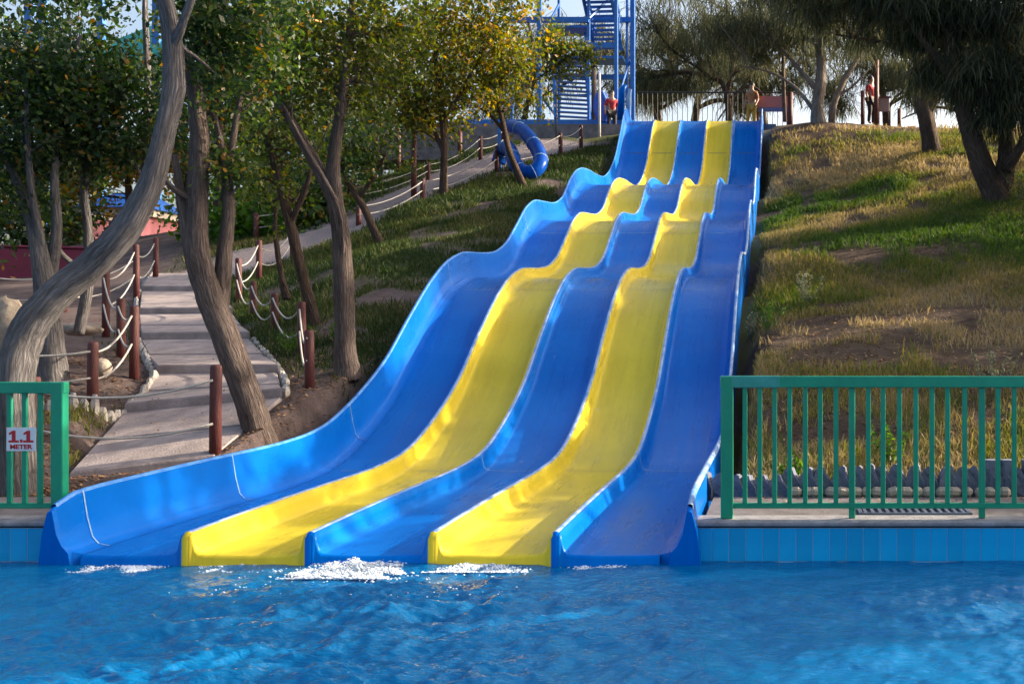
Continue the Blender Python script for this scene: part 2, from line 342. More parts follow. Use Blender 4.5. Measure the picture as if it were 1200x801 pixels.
def greenness(x, y):
    """how green / how dry / how bare the ground cover is: 0 green .. 1 dry straw, and a cover density"""
    g = np.zeros(np.shape(x))
    right = sstep(-.9, -.2, x)
    n = vnoise(x, y, 3.0, 11) * .6 + vnoise(x, y, 1.1, 12) * .4
    dry_r = np.clip(.60 + (n - .5) * 1.8 + .35 * np.exp(-((y - 15) / 2.2) ** 2) + .25 * sstep(30, 35, y), 0, 1)
    for (px, py, d, s) in ((1110, 300, 20.5, 2.4), (930, 360, 17, 1.2), (960, 205, 27.5, 2.0), (1000, 290, 21, 1.5)):
        q = P(px, py, d); dry_r = dry_r - .75 * np.exp(-(((x - q[0]) / s) ** 2 + ((y - q[1]) / (s * .8)) ** 2))
    dry_l = np.clip(.12 + (n - .5) * .9, 0, 1)
    return np.clip(dry_l * (1 - right) + dry_r * right, 0, 1)
def cover(x, y):
    n = vnoise(x, y, 1.6, 21) * .5 + vnoise(x, y, .5, 22) * .5
    right = sstep(-.9, -.2, x)
    c_r = sstep(.26, .5, n) * sstep(9.6, 10.6, y)
    bare = np.exp(-((y - 14.6) / .8) ** 2) * .6 + sstep(31.5, 35, y) * .75
    c_r = c_r * (1 - np.clip(bare, 0, .95))
    c_l = sstep(.25, .5, n) * sstep(14.8, 17.5, y + (x + 9) * .4) * sstep(-14.5, -12, x + (y - 24) * .45)
    c = c_r * right + c_l * (1 - right)
    return c * (1 - path_mask(x, y)) * (1 - on_slabs(x, y))

def axis(a, b, dense, step, growth=1.12, lim=12.0):
    """coordinates dense inside (a,b), coarser outward up to dense=(lo,hi)"""
    mid = list(np.arange(a, b + 1e-6, step)); s = step; hi = [mid[-1]]
    while hi[-1] < dense[1]: s = min(s * growth, lim); hi.append(hi[-1] + s)
    s = step; lo = [mid[0]]
    while lo[-1] > dense[0]: s = min(s * growth, lim); lo.append(lo[-1] - s)
    return np.array(lo[:0:-1] + mid + hi[1:])
def grid_faces(nx, ny):
    i = np.arange(nx * ny).reshape(ny, nx)
    return np.stack([i[:-1, :-1], i[:-1, 1:], i[1:, 1:], i[1:, :-1]], -1).reshape(-1, 4)
gx = axis(-14, 7, (-400, 400), .16); gy = axis(8.35, 38, (8.35, 700), .16)
GX, GY = np.meshgrid(gx, gy); GZ = ground(GX, GY)
me = np_mesh('ground', np.stack([GX, GY, GZ], -1).reshape(-1, 3), [grid_faces(len(gx), len(gy))])
def add_attr(me, name, vals):
    a = me.attributes.new(name, 'FLOAT', 'POINT'); a.data.foreach_set('value', np.asarray(vals, dtype=np.float32).ravel())
add_attr(me, 'dry', greenness(GX, GY)); add_attr(me, 'cover', cover(GX, GY)); add_attr(me, 'gravel', path_mask(GX, GY))
add_attr(me, 'right', sstep(-.9, -.2, GX))
m, t, b, L = nodes('hillside earth')
co = coords(t)
n1 = N(t, 'TexNoise', Scale=2.0, Detail=8.0, Roughness=.7); L(co, n1.inputs['Vector'])
n2 = N(t, 'TexNoise', Scale=14.0, Detail=6.0, Roughness=.75); L(co, n2.inputs['Vector'])
dirt = ramp(t, n1.outputs['Fac'], [(.3, (.05, .034, .026)), (.55, (.105, .072, .050)), (.75, (.20, .145, .095))])
dirtL = ramp(t, n1.outputs['Fac'], [(.3, (.07, .05, .045)), (.55, (.14, .103, .094)), (.75, (.22, .165, .15))])
grav = ramp(t, n2.outputs['Fac'], [(.3, (.17, .135, .135)), (.7, (.36, .30, .29))])
ad = N(t, 'Attribute'); ad.attribute_name = 'dry'
gr = ramp(t, ad.outputs['Fac'], [(0, (.050, .080, .014)), (.4, (.10, .11, .022)), (.7, (.22, .16, .065)), (1, (.30, .22, .12))])
def mixc(f, a, c):
    x = N(t, 'Mix', data_type='RGBA'); L(f, x.inputs[0]); L(a, x.inputs[6]); L(c, x.inputs[7]); return x.outputs[2]
ar = N(t, 'Attribute'); ar.attribute_name = 'right'; ac = N(t, 'Attribute'); ac.attribute_name = 'cover'; ag = N(t, 'Attribute'); ag.attribute_name = 'gravel'
base = mixc(ar.outputs['Fac'], dirtL.outputs[0], dirt.outputs[0])
mu = N(t, 'Math', operation='MULTIPLY'); rr = ramp(t, n2.outputs['Fac'], [(.35, (.25,) * 3), (.6, (1,) * 3)]); L(ac.outputs['Fac'], mu.inputs[0]); L(rr.outputs[0], mu.inputs[1])
base = mixc(mu.outputs[0], base, gr.outputs[0]); base = mixc(ag.outputs['Fac'], base, grav.outputs[0])
L(base, b.inputs['Base Color']); b.inputs['Roughness'].default_value = .95; b.inputs['Specular IOR Level'].default_value = .1
bp = N(t, 'Bump', Strength=.9, Distance=.05); L(n2.outputs['Fac'], bp.inputs['Height']); L(bp.outputs[0], b.inputs['Normal'])
tag(link_mesh('ground', me, m), 'earth hillside with grass rising behind the pool', kind='structure')

# ------------------------------------------------------------------ pool
wx = axis(-8.2, 3.2, (-40, 40), .0165, 1.15, 2.0); wy = axis(2.6, 8.02, (-30, 8.02), .0125, 1.15, 2.0)
wy = wy[wy < 8.035]; wy[-1] = 8.035
X, Y = np.meshgrid(wx, wy)
wz = np.zeros_like(X); rw = np.random.default_rng(3)
warp = (vnoise(X, Y, 1.7, 31) - .5) * 1.5; warp2 = (vnoise(X, Y, 1.3, 32) - .5) * 1.5
fields = [vnoise(X, Y, 1.1, 60 + k) for k in range(7)] + [vnoise(X, Y, .45, 90 + k) for k in range(5)]
for k in range(110):
    lam = .05 * (.95 / .05) ** (rw.random() ** 1.3); th = rw.normal(-.5 * math.pi, .60)
    kx, ky = 2 * math.pi / lam * math.cos(th), 2 * math.pi / lam * math.sin(th)
    ph = kx * (X + warp * .4) + ky * (Y + warp2 * .4) + rw.random() * 6.28
    sh = np.sin(ph) + .25 * np.cos(2 * ph) if lam > .3 else 1 - 1.7 * np.abs(np.sin(ph * .5))
    wz += lam * (.0092 if lam < .3 else .0066) * (rw.random() + .4) * sh * (.2 + 1.5 * fields[k % 12] ** 1.5)
calm = .35 + .65 * sstep(8.2, 6.4, Y); churn = 1 + .7 * np.exp(-((X + 3.0) / 1.6) ** 2 - ((Y - 6.2) / 1.6) ** 2)
wz *= calm * churn * (.65 + .9 * vnoise(X, Y, 2.6, 33))
me = np_mesh('pool_water', np.stack([X, Y, wz], -1).reshape(-1, 3), [grid_faces(len(wx), len(wy))])
m, t, b, L = nodes('pool water')
n2 = N(t, 'TexNoise', Scale=30.0, Detail=4.0, Roughness=.55, Distortion=1.0); L(coords(t, (.5, 1.4, 1)), n2.inputs['Vector'])
bp = N(t, 'Bump', Strength=.7, Distance=.016); L(n2.outputs['Fac'], bp.inputs['Height'])
fr = N(t, 'Fresnel', IOR=1.33); L(bp.outputs[0], fr.inputs['Normal'])
gl = N(t, 'BsdfGlossy', Roughness=.015); L(bp.outputs[0], gl.inputs['Normal'])
rf_ = N(t, 'BsdfRefraction', Roughness=.0, IOR=1.33, Color=(.50, .90, 1.0, 1)); L(bp.outputs[0], rf_.inputs['Normal'])
tp = N(t, 'BsdfTransparent', Color=(.62, .93, 1.0, 1))
mb_ = N(t, 'MixShader'); mb_.inputs[0].default_value = .45; L(rf_.outputs[0], mb_.inputs[1]); L(tp.outputs[0], mb_.inputs[2])
sc_ = N(t, 'BsdfDiffuse', Color=(.0, .225, .57, 1)); L(bp.outputs[0], sc_.inputs['Normal'])   # light scattered back by the cloudy water
ms_ = N(t, 'MixShader'); ms_.inputs[0].default_value = .55; L(mb_.outputs[0], ms_.inputs[1]); L(sc_.outputs[0], ms_.inputs[2])
mf = N(t, 'MixShader'); L(fr.outputs[0], mf.inputs[0]); L(ms_.outputs[0], mf.inputs[1]); L(gl.outputs[0], mf.inputs[2])
L(mf.outputs[0], t.nodes['Material Output'].inputs[0])
tag(link_mesh('pool_water', me, m), 'rippled blue pool water', kind='structure')
PAINT = simple('blue painted pool floor', (.05, .58, .86), (.02, .42, .72), .7, 1.6)
tag(MB().box((0, -11.2, -1.25), (80, 38.4, .2)).build('pool_floor', PAINT), 'blue painted floor of the pool under the water', kind='structure')
# pool wall, its glazed tiles and the coping
WALLY = 8.03
wall_root = empty('pool_wall', (0, WALLY, 0), 'blue tiled pool wall with a concrete coping', kind='structure')
for x0, x1 in ((-40, -5.47), (-.655, 40)):
    MB().box(((x0 + x1) / 2, WALLY + .115, -.45), (x1 - x0, .23, 1.40)).build('wall_body', GROUT, wall_root)
    MB().box(((x0 + x1) / 2, WALLY + .12, .284), (x1 - x0, .30, .042), bev=.012).build('coping', COPING, wall_root)
tm = MB().box((0, .002, 0), (.1235, .011, .248), bev=.002)
tme = bpy.data.meshes.new('tile'); tme.from_pydata(tm.v, [], tm.f); tme.materials.append(TILE)
def tiles(xs):
    for x in xs:
        for zz in (.122, -.132):
            o = bpy.data.objects.new('tile', tme); COL.objects.link(o); o.parent = wall_root
            o.location = (x, random.uniform(-.0015, .0015), zz); o.rotation_euler = (random.uniform(-.006, .006), 0, random.uniform(-.006, .006))
tiles(-.655 + .064 + .1275 * np.arange(44)); tiles(-5.47 - .064 - .1275 * np.arange(8))

# ------------------------------------------------------------------ water slide
FILM, t, b, L = nodes('running water film')
n = N(t, 'TexNoise', Scale=9.0, Detail=4.0, Roughness=.6, Distortion=.6); L(coords(t, (1.1, .8, .8)), n.inputs['Vector'])
bp = N(t, 'Bump', Strength=.6, Distance=.02); L(n.outputs['Fac'], bp.inputs['Height'])
fr = N(t, 'Fresnel', IOR=1.30); L(bp.outputs[0], fr.inputs['Normal']); gl = N(t, 'BsdfGlossy', Roughness=.06); L(bp.outputs[0], gl.inputs['Normal'])
tp = N(t, 'BsdfTransparent', Color=(.97, .99, 1, 1)); fm = N(t, 'Math', operation='MULTIPLY'); fm.inputs[1].default_value = .22; L(fr.outputs[0], fm.inputs[0]); mf = N(t, 'MixShader'); L(fm.outputs[0], mf.inputs[0]); L(tp.outputs[0], mf.inputs[1]); L(gl.outputs[0], mf.inputs[2]); L(mf.outputs[0], t.nodes['Material Output'].inputs[0])
slide = empty('water_slide', ((LX[0] + LX[5]) / 2, 8, 0), 'wavy five lane water slide in blue and yellow running down into the pool', 'water slide')
SY = np.r_[np.arange(7.92, 38.01, .11)]
def lane_sheet(x0, x1, ys, left_h=None, right_h=None):
    wz_, fz = wall_z(ys), floor_z(ys); g = []
    for y, w, f in zip(ys, wz_, fz):
        h = w - f; r = min(.07, h * .6); row = []
        row += [(x0 + .004, y, w - .10), (x0 + .006, y, w - .004), (x0 + .022, y, w), (x0 + .038, y, w - .006)]
        row += [(x0 + .05, y, f + h * .6), (x0 + .066, y, f + r * .62), (x0 + .09, y, f + r * .18), (x0 + .135, y, f)]
        for k in range(1, 6): row.append((x0 + .135 + (x1 - x0 - .27) * k / 6, y, f - .008 * math.sin(math.pi * k / 6)))
        row += [(x1 - .135, y, f), (x1 - .09, y, f + r * .18), (x1 - .066, y, f + r * .62), (x1 - .05, y, f + h * .6)]
        row += [(x1 - .038, y, w - .006), (x1 - .022, y, w), (x1 - .006, y, w - .004), (x1 - .004, y, w - .10)]
        g.append(row)
    return g
def lip(mb, row, drop=-.35):                 # close the pool end: fold the section down into the water
    a = [(p[0], p[1], p[2]) for p in row]; b1 = [(p[0], p[1] - .035, p[2] - .02) for p in row]; c = [(p[0], p[1] - .045, min(p[2] - .05, .0) if False else drop) for p in row]
    mb.sheet([c, b1, a])
for i in range(5):
    mat = YELLOW if i in (1, 3) else BLUE_WORN
    mb = MB(); g = lane_sheet(LX[i], LX[i + 1], SY); g = [row[7:] if i == 0 else row[:-7] if i == 4 else row for row in g]; mb.sheet(g); lip(mb, g[0])
    ln = mb.build('slide_lane', mat, slide, True, ('yellow' if i in (1, 3) else 'blue') + ' slide lane')
    fy = np.arange(7.93, 21, .06); gg = []   # thin sheet of running water on the lower run
    for y, f in zip(fy, floor_z(fy)):
        xs = np.linspace(LX[i] + .10, LX[i + 1] - .10, 13); gg.append([(x, y, f + .006 + .005 * float(vnoise(np.array(x) * 3, np.array(y) * 3.5 + i * 9, 1, 80 + i))) for x in xs])
    MB().sheet(gg).build('water_film', FILM, ln, True)
    for y in (12.3, 17.2, 22.3, 27.6, 33.0, 36.75):   # joints between moulded sections
        gg = lane_sheet(LX[i], LX[i + 1], np.array([y - .009, y + .009])); a0, a1 = (8, -3) if i == 0 else (3, -8) if i == 4 else (3, -3)
        MB().sheet([[(p[0], p[1], p[2] + .004) for p in row[a0:a1]] for row in gg]).build('joint', YSEAM if mat is YELLOW else SEAM, ln)
for i in range(1, 5):
    z = wall_z(SY); mb = MB(); g = []
    for y, w in zip(SY, z): g.append([(LX[i] + a, y, w + c) for a, c in ((-.026, -.010), (-.019, .004), (-.007, .008), (.007, .008), (.019, .004), (.026, -.010))])
    mb.sheet(g)
    MB().sheet([[(p[0], p[1] - .05, -.3) for p in g[0]], [(p[0], p[1] - .04, p[2] - .03) for p in g[0]], g[0]]).build('rim_end', BLUE if i != 1 and i != 3 else YELLOW, slide, True)
    mb.build('lane_rim', RIM, slide, True)
def outer_wall(side):
    """tall side wall: moulded face, rounded rim, outer skin, flared foot at the pool end"""
    xb = LX[0] if side < 0 else LX[5]; g, rimg, sk = [], [], []; pend = []
    s = side
    for y, w, f in zip(SY, wall_z(SY), floor_z(SY)):
        top = w + .27 * float(np.interp(y, [7.9, 8.15, 8.5, 35.5, 37], [.72, .97, 1.0, 1.0, 1.4])); fl = float(np.interp(y, [7.9, 8.3, 9.2], [1, .5, 0]))
        foot = f
        g.append([(xb - s * .135, y, foot + .002), (xb - s * .05, y, foot + .02), (xb - s * .005, y, foot + .07), (xb + s * .035, y, foot + (top - foot) * .5), (xb + s * .065, y, top - .03), (xb + s * .072, y, top)])
        rimg.append([(xb + s * .066, y, top - .012), (xb + s * .072, y, top + .010), (xb + s * .090, y, top + .014), (xb + s * .108, y, top + .004), (xb + s * .112, y, top - .03)])
        sk.append([(xb + s * .105, y, top - .015), (xb + s * (.115 + .03 * fl), y, (top * .5 + f * .5)), (xb + s * (.126 + .05 * fl), y, f - .1), (xb + s * (.126 + .06 * fl), y, f - .45)])
    p = MB().sheet(g).build('side_wall', BLUE, slide, True)
    mb = MB(); mb.sheet(sk); 
    a, k = g[0], sk[0]; ring = [(q[0], q[1], q[2]) for q in a] + [(q[0], q[1], q[2]) for q in k]
    front = [(q[0], q[1] - .05, q[2] - (.03 if q[2] > .15 else 0)) for q in ring]
    front[0] = (front[0][0], front[0][1], -.4); front[-1] = (front[-1][0], front[-1][1], -.4)
    mb.sheet([front, ring]); mb.add(front, [tuple(range(len(front)))])
    mb.build('outer_skin', BLUE, p, True)
    MB().sheet(rimg).build('rim', RIM if side > 0 else simple('blue rim', (.10, .33, .72), (.02, .17, .6), .3, 8), p, True)  # right rim takes the pale colour for its sunlit look
    for y in (8.22, 10.45, 13.3, 17.2, 22.3, 27.6, 33.0):
        i = int(np.argmin(abs(SY - y))); MB().sheet([[(q[0] - s * .004, y + o, q[2] + .003) for q in g[i]] for o in (-.008, .008)]).build('joint', SEAM, p)
outer_wall(-1); outer_wall(1)
# concrete cradle under the lanes and the start platform
for y in (9.6, 12.5, 16, 20, 24, 28, 32, 35.5):
    zt = float(floor_z(y)) - .06; MB().box(((LX[0] + LX[5]) / 2, y, zt - .45), (4.3, .25, .8)).build('cradle', CONC, slide)
tagp = MB().box((-3.0, 39.9, 9.1), (5.6, 3.8, .76)).build('start_platform', CONC); tag(tagp, 'concrete start platform behind the top of the slide', kind='structure')
sp = empty('start_gate', P(733, 137, 37.6), 'blue moulded entry post on the left shoulder at the top of the slide', 'post')
MB().tube([P(727, 140, 37.6), P(729, 105, 37.6), P(733, 99, 37.6)], [.13, .12, .07], 10).build('post_body', BLUE, sp, True)
MB().tube([P(736, 139, 37.5), P(737, 112, 37.5), P(739, 104, 37.5)], [.10, .09, .05], 10).build('post_fin', SEAM, sp, True)
# splash foam where the lanes meet the pool
def foam(x0, x1, y0, y1, h, n, label):
    c = RNG.random((n * 3, 3)); kp = RNG.random(n * 3) < np.clip(vnoise(c[:, 0] * (x1 - x0), c[:, 1] * (y1 - y0), .07, 71) * 1.9 - .45, 0, 1) * np.sin(np.pi * c[:, 0]) ** .7 * (.25 + .75 * c[:, 1]); c = c[kp][:n]; n = len(c); x = x0 + (x1 - x0) * c[:, 0]; y = y0 + (y1 - y0) * c[:, 1] ** 1.4
    e = np.sin(np.pi * c[:, 0]) * (1 - .8 * (y1 - y) / (y1 - y0)); z = -.008 + h * e * c[:, 2] ** 1.6 * (.35 + 1.1 * vnoise(x, y, .12, 72))
    r = RNG.uniform(.0022, .0075, n) * (1 + .8 * (RNG.random(n) > .92))
    oc = np.array([(1, 0, 0), (-1, 0, 0), (0, 1, 0), (0, -1, 0), (0, 0, 1), (0, 0, -1)], float)
    V = np.stack([x, y, z], 1)[:, None] + oc[None] * r[:, None, None] * np.array([1.5, 1.2, .8])
    f = np.array([(0, 2, 4), (2, 1, 4), (1, 3, 4), (3, 0, 4), (2, 0, 5), (1, 2, 5), (3, 1, 5), (0, 3, 5)])
    Fc = (np.arange(n)[:, None, None] * 6 + f[None]).reshape(-1, 3)
    o = link_mesh('splash_foam', np_mesh('splash_foam', V.reshape(-1, 3), [Fc]), FOAM); tag(o, label, 'foam', kind='stuff')
FOAM = simple('white foam', (.82, .85, .88), (.7, .76, .82), .35, 20)
foam(-3.58, -2.72, 7.45, 7.92, .06, 11000, 'white splash foam under the middle blue lane')
for i in range(5): foam(LX[i] + .1, LX[i + 1] - .1, 7.66, 7.905, .014, 900, ('bubbles', 'thin froth', 'white churn', 'froth line', 'faint bubbles')[i] + ' along the end of the ' + ('left blue', 'left yellow', 'middle blue', 'right yellow', 'right blue')[i] + ' lane')
foam(-4.1, -1.6, 6.9, 7.86, .008, 420, 'loose foam flecks drifting off the slide ends')
foam(-2.62, -1.95, 7.66, 7.90, .028, 4200, 'thin white foam under the right yellow lane')
foam(-5.0, -4.6, 7.70, 7.90, .012, 900, 'faint foam line under the left blue lane')

# ------------------------------------------------------------------ green pool fences
def fence(x0, x1, ends, mids, bals, label, ztop):
    y = 8.14; r = empty('pool_fence', ((x0 + x1) / 2, y, .3), label, 'fence')
    zt = EYE - (446.5 - 400) * y / F if ztop is None else ztop
    zb = EYE - 191.5 * y / F
    MB().box(((x0 + x1) / 2, y, zt), (x1 - x0, .07, .088), bev=.006).build('top_rail', GREEN, r)
    MB().box(((x0 + x1) / 2, y, zb), (x1 - x0, .03, .042), bev=.004).build('bottom_rail', GREEN, r)
    for x in ends: MB().box((x, y, (.306 + zt + .041) / 2), (.094, .078, zt + .041 - .306), bev=.006).build('post', GREEN, r)
    for x in mids: MB().box((x, y + .012, (.306 + zt - .046) / 2), (.047, .04, zt - .046 - .306), bev=.004).build('post', GREEN, r, label='inner fence post')
    for x in bals: MB().box((x + random.uniform(-.002, .002), y - .006, (zb + .018 + zt - .042) / 2), (.036, .026, zt - .06 - zb), bev=.003).build('baluster', GREEN, r)
    return r, zt
kx = 8.14 / F
def fx(px): return (px - CX) * kx
fR, zt = fence(fx(845), fx(1420), [fx(852)], [fx(998.5), fx(1151), fx(1303)],
      [fx(p) for p in (873, 890.5, 908, 925.5, 943.5, 961.5, 979.5, 1017.5, 1035, 1054, 1073, 1092, 1110.5, 1130, 1169, 1188, 1207, 1226, 1245, 1264, 1283, 1322, 1341, 1360, 1379)], 'long green steel pool fence to the right of the slide', None)
fL, ztl = fence(fx(-220), fx(78), [fx(70)], [fx(-82)], [fx(p) for p in (48, 30, 12, -6, -24, -43, -62, -101, -120, -139)], 'short green steel pool fence left of the slide carrying the depth sign', EYE - (453.5 - 400) * kx)
# depth sign 1.1 METER
MB().box((fx(879), 8.14, zt), (.46, .074, .0915), bev=.006).build('repainted_section', simple('faded green paint', (.05, .30, .24), (.02, .24, .18), .5, 9), fR, label='paler repainted stretch of the top rail')
sgn = empty('depth_sign', (fx(28), 8.108, EYE - 114 * kx), 'white depth sign reading 1.1 METER in red on the left green fence', 'sign')
MB().box((fx(28), 8.112, EYE - 113.5 * kx), (34.5 * kx, .006, 27.5 * kx), bev=.002).build('plate', WHITE, sgn)
def text_part(body, x, z, size, name, mat, parent, y, bold=.0, sx=1.0):
    cu = bpy.data.curves.new(name, 'FONT'); cu.body = body; cu.size = size; cu.align_x = 'CENTER'; cu.extrude = .0012; cu.offset = bold; cu.resolution_u = 3
    o = bpy.data.objects.new('tmp', cu); COL.objects.link(o); bpy.context.view_layer.update()
    me = bpy.data.meshes.new_from_object(o.evaluated_get(bpy.context.evaluated_depsgraph_get())); bpy.data.objects.remove(o)
    me.name = name; me.materials.clear(); me.materials.append(mat)
    p = link_mesh(name, me, None, parent); p.rotation_euler = (R(90), 0, 0); p.scale = (sx, 1, 1)
    off = origin(parent); p.location = (x - off.x, y - off.y, z - off.z); return p
def digit_one(cx):
    w, h, y = .021, .092, 8.1085; zb = EYE - 117.3 * kx
    pl = [(-w * 1.9, 0), (w * 1.9, 0), (w * 1.9, .017), (w * .72, .017), (w * .72, h), (-w * .35, h), (-w * 1.75, h * .80), (-w * 1.75, h * .62), (-w * .72, h * .72), (-w * .72, .017), (-w * 1.9, .017)]
    n = len(pl); f = [(cx + a, y, zb + c) for a, c in pl]; k = [(cx + a, y + .0025, zb + c) for a, c in pl]
    MB().add(f + k, [tuple(range(n))] + [(q, n + q, n + (q + 1) % n, (q + 1) % n) for q in range(n)]).build('digit', RED, sgn)
digit_one(fx(19.5)); digit_one(fx(36.5))
MB().box((fx(28.3), 8.1095, EYE - 117.3 * kx + .012), (.021, .0025, .024)).build('point', RED, sgn)
text_part('METER', fx(28), EYE - 124.6 * kx, .048, 'word', RED, sgn, 8.1075, .0016, 1.18)

# ------------------------------------------------------------------ kerb of scalloped blocks, drain grate
kerb = empty('scalloped_edging', (.9, 9.55, .3), 'row of blue grey pointed edging blocks along the foot of the right hill', 'edging')
def scallop(w, h):
    mb = MB(); prof = [(-.5, 0), (-.55, .35), (-.50, .66), (-.30, .90), (-.02, 1.0), (.14, .95), (.22, .78), (.36, .6), (.5, .45), (.52, .2), (.48, 0)]
    f = [(a * w, -0.05 - .03 * math.sin(math.pi * (c ** .5)), c * h) for a, c in prof]; k = [(a * w, .05, c * h * .97) for a, c in prof]
    n = len(prof); mb.add(f + k, [tuple(range(n)), tuple(range(2 * n - 1, n - 1, -1))] + [(i, n + i, n + i + 1, i + 1) for i in range(n - 1)])
    return mb
for k in range(22):
    px = 826 + k * 17.6; low = px < 922
    h = (.24 if low else .31) * random.uniform(.92, 1.06); d = 9.5 + (0 if low else .05)
    mb = scallop(.165, h); 
    o = mb.build('edging_block', BLOCK, None); o.parent = kerb
    x = (px - CX) * d / F; o.location = (x - .9, d - 9.55, -.05); o.rotation_euler = (random.uniform(-.05, .05), random.uniform(-.16, .16), random.uniform(-.35, .1))
for px in (1163, 1181, 1206):
    mb = MB(); pts = []
    for k in range(24):
        pass
    x = (px - CX) * 9.55 / F
    mb.tube([(x, 9.55, .24), (x, 9.55, .60)], .068, 18, lobes=.06)
    mb.build('ribbed_block', BLOCK, kerb, label='upright ribbed edging block')
for k in range(18):
    px = 930 + k * 14.5 + random.uniform(-3, 3); d = 9.38; x = (px - CX) * d / F
    mb = MB().box((0, 0, 0), (.11 * random.uniform(.8, 1.2), .09, .09), rz=random.uniform(-.5, .5), bev=.028, ry=random.uniform(-.3, .3))
    o = mb.build('foot_stone', STONE, None); o.parent = kerb; o.location = (x - .9, d - 9.55, .03)
gr_ = empty('drain_grate', P(1070, 604, 8.5), 'blue grey steel drain grate set in the deck behind the right fence', 'grate')
GRM = simple('galvanised steel', (.16, .19, .27), (.10, .12, .18), .45, 8, metal=.6)
g0 = P(1070, 604, 8.5)
for dx, dy, sx, sy in ((0, -.17, .86, .03), (0, .17, .86, .03), (-.43, 0, .03, .36), (.43, 0, .03, .36)): MB().box((g0[0] + dx, g0[1] + dy, .303), (sx, sy, .03)).build('grate_frame', GRM, gr_)
for k in range(14): MB().box((g0[0] - .39 + .06 * k, g0[1], .304), (.026, .31, .02)).build('bar', GRM, gr_)
# deck strip in front of the hill
for x0, x1 in ((-40, -5.55), (-.6, 40)):
    tag(MB().box(((x0 + x1) / 2, 8.78, .19), (x1 - x0, 1.17, .20)).build('deck', DECKM), 'concrete strip between pool coping and ' + ('hill' if x0 > -5 else 'path'), kind='structure')

# ------------------------------------------------------------------ stepped path with pale edging stones
path = empty('stepped_path', SL[0][0], 'stepped path of broad concrete slabs climbing away left of the slide', kind='structure')
def lerp(a, b, t): return a * (1 - t) + b * t
for i in range(len(SL) - 1):
    (a, b_), (c, d_) = SL[i], SL[i + 1]; rows = []
    halves = [(0, .5), (.5, 1)] if i < 4 else [(0, 1)]
    for h0, h1 in halves:
        q = [lerp(a, c, h0), lerp(b_, d_, h0), lerp(b_, d_, h1), lerp(a, c, h1)]
        q = [np.array(v) for v in q]
        up = (.13 if i else .03) if h0 == 0 else .03
        q[0][1] += .02; q[1][1] += .02
        top = [q[0] + [0, 0, up], q[1] + [0, 0, up], q[2] + [0, 0, .012], q[3] + [0, 0, .012]]
        mb = MB(); bt = [v - np.array([0, 0, .22]) for v in top]; ins = .018
        ctr = sum(top) / 4; t2 = [v + (ctr - v) * ins for v in top]; t1 = [v - np.array([0, 0, .02]) for v in top]
        mb.add(t2 + t1 + bt, [(0, 1, 2, 3)] + [(4 + k, 4 + (k + 1) % 4, (k + 1) % 4, k) for k in range(4)] + [(8 + k, 8 + (k + 1) % 4, 4 + (k + 1) % 4, 4 + k) for k in range(4)])
        mb.build('slab', SLAB, path)
def edging(pts, n, size, name='edging_stone', mat=EDGE, parent=path):
    pts = smooth_path([P(*p) for p in pts], 12); L_ = np.r_[0, np.cumsum(np.linalg.norm(np.diff(pts, axis=0), axis=1))]
    for k in range(n):
        s = L_[-1] * (k + .5) / n; p = [np.interp(s, L_, pts[:, j]) for j in range(3)]
        h = size * random.uniform(.8, 1.35); w = L_[-1] / n * random.uniform(.85, 1.0)
        mb = MB(); rr = [random.uniform(.75, 1.1) for _ in range(6)]
        b0 = [(w * .5 * math.cos(a) * 1.05, .06 * math.sin(a), -.1) for a in np.arange(6) * math.pi / 3]
        b1 = [(w * .5 * math.cos(a) * rr[j], .055 * math.sin(a) * rr[j], h * .55 * rr[j]) for j, a in enumerate(np.arange(6) * math.pi / 3)]
        b2 = [(w * .2 * math.cos(a) + w * random.uniform(-.1, .1), .03 * math.sin(a), h) for a in np.arange(6) * math.pi / 3]
        mb.add(b0 + b1 + b2, [(j, (j + 1) % 6, 6 + (j + 1) % 6, 6 + j) for j in range(6)] + [(6 + j, 6 + (j + 1) % 6, 12 + (j + 1) % 6, 12 + j) for j in range(6)] + [tuple(range(12, 18))])
        o = mb.build(name, mat, None); o.parent = parent; off = origin(parent)
        o.location = (p[0] - off.x, p[1] - off.y, float(ground(p[0], p[1])) - off.z); o.rotation_euler = (0, random.uniform(-.1, .1), math.atan2(np.interp(s + .1, L_, pts[:, 1]) - np.interp(s - .1, L_, pts[:, 1]), np.interp(s + .1, L_, pts[:, 0]) - np.interp(s - .1, L_, pts[:, 0])))
edging([(-20, 508, 11.6), (80, 496, 12.0), (142, 484, 12.65), (165, 462, 13.4), (183, 440, 14.4)], 30, .15)
edging([(180, 438, 14.6), (163, 400, 17.1), (160, 370, 19.8), (163, 343, 22.4), (182, 318, 25.3)], 34, .10)
edging([(335, 462, 13.1), (330, 437, 14.6), (296, 398, 17.3)], 14, .08)

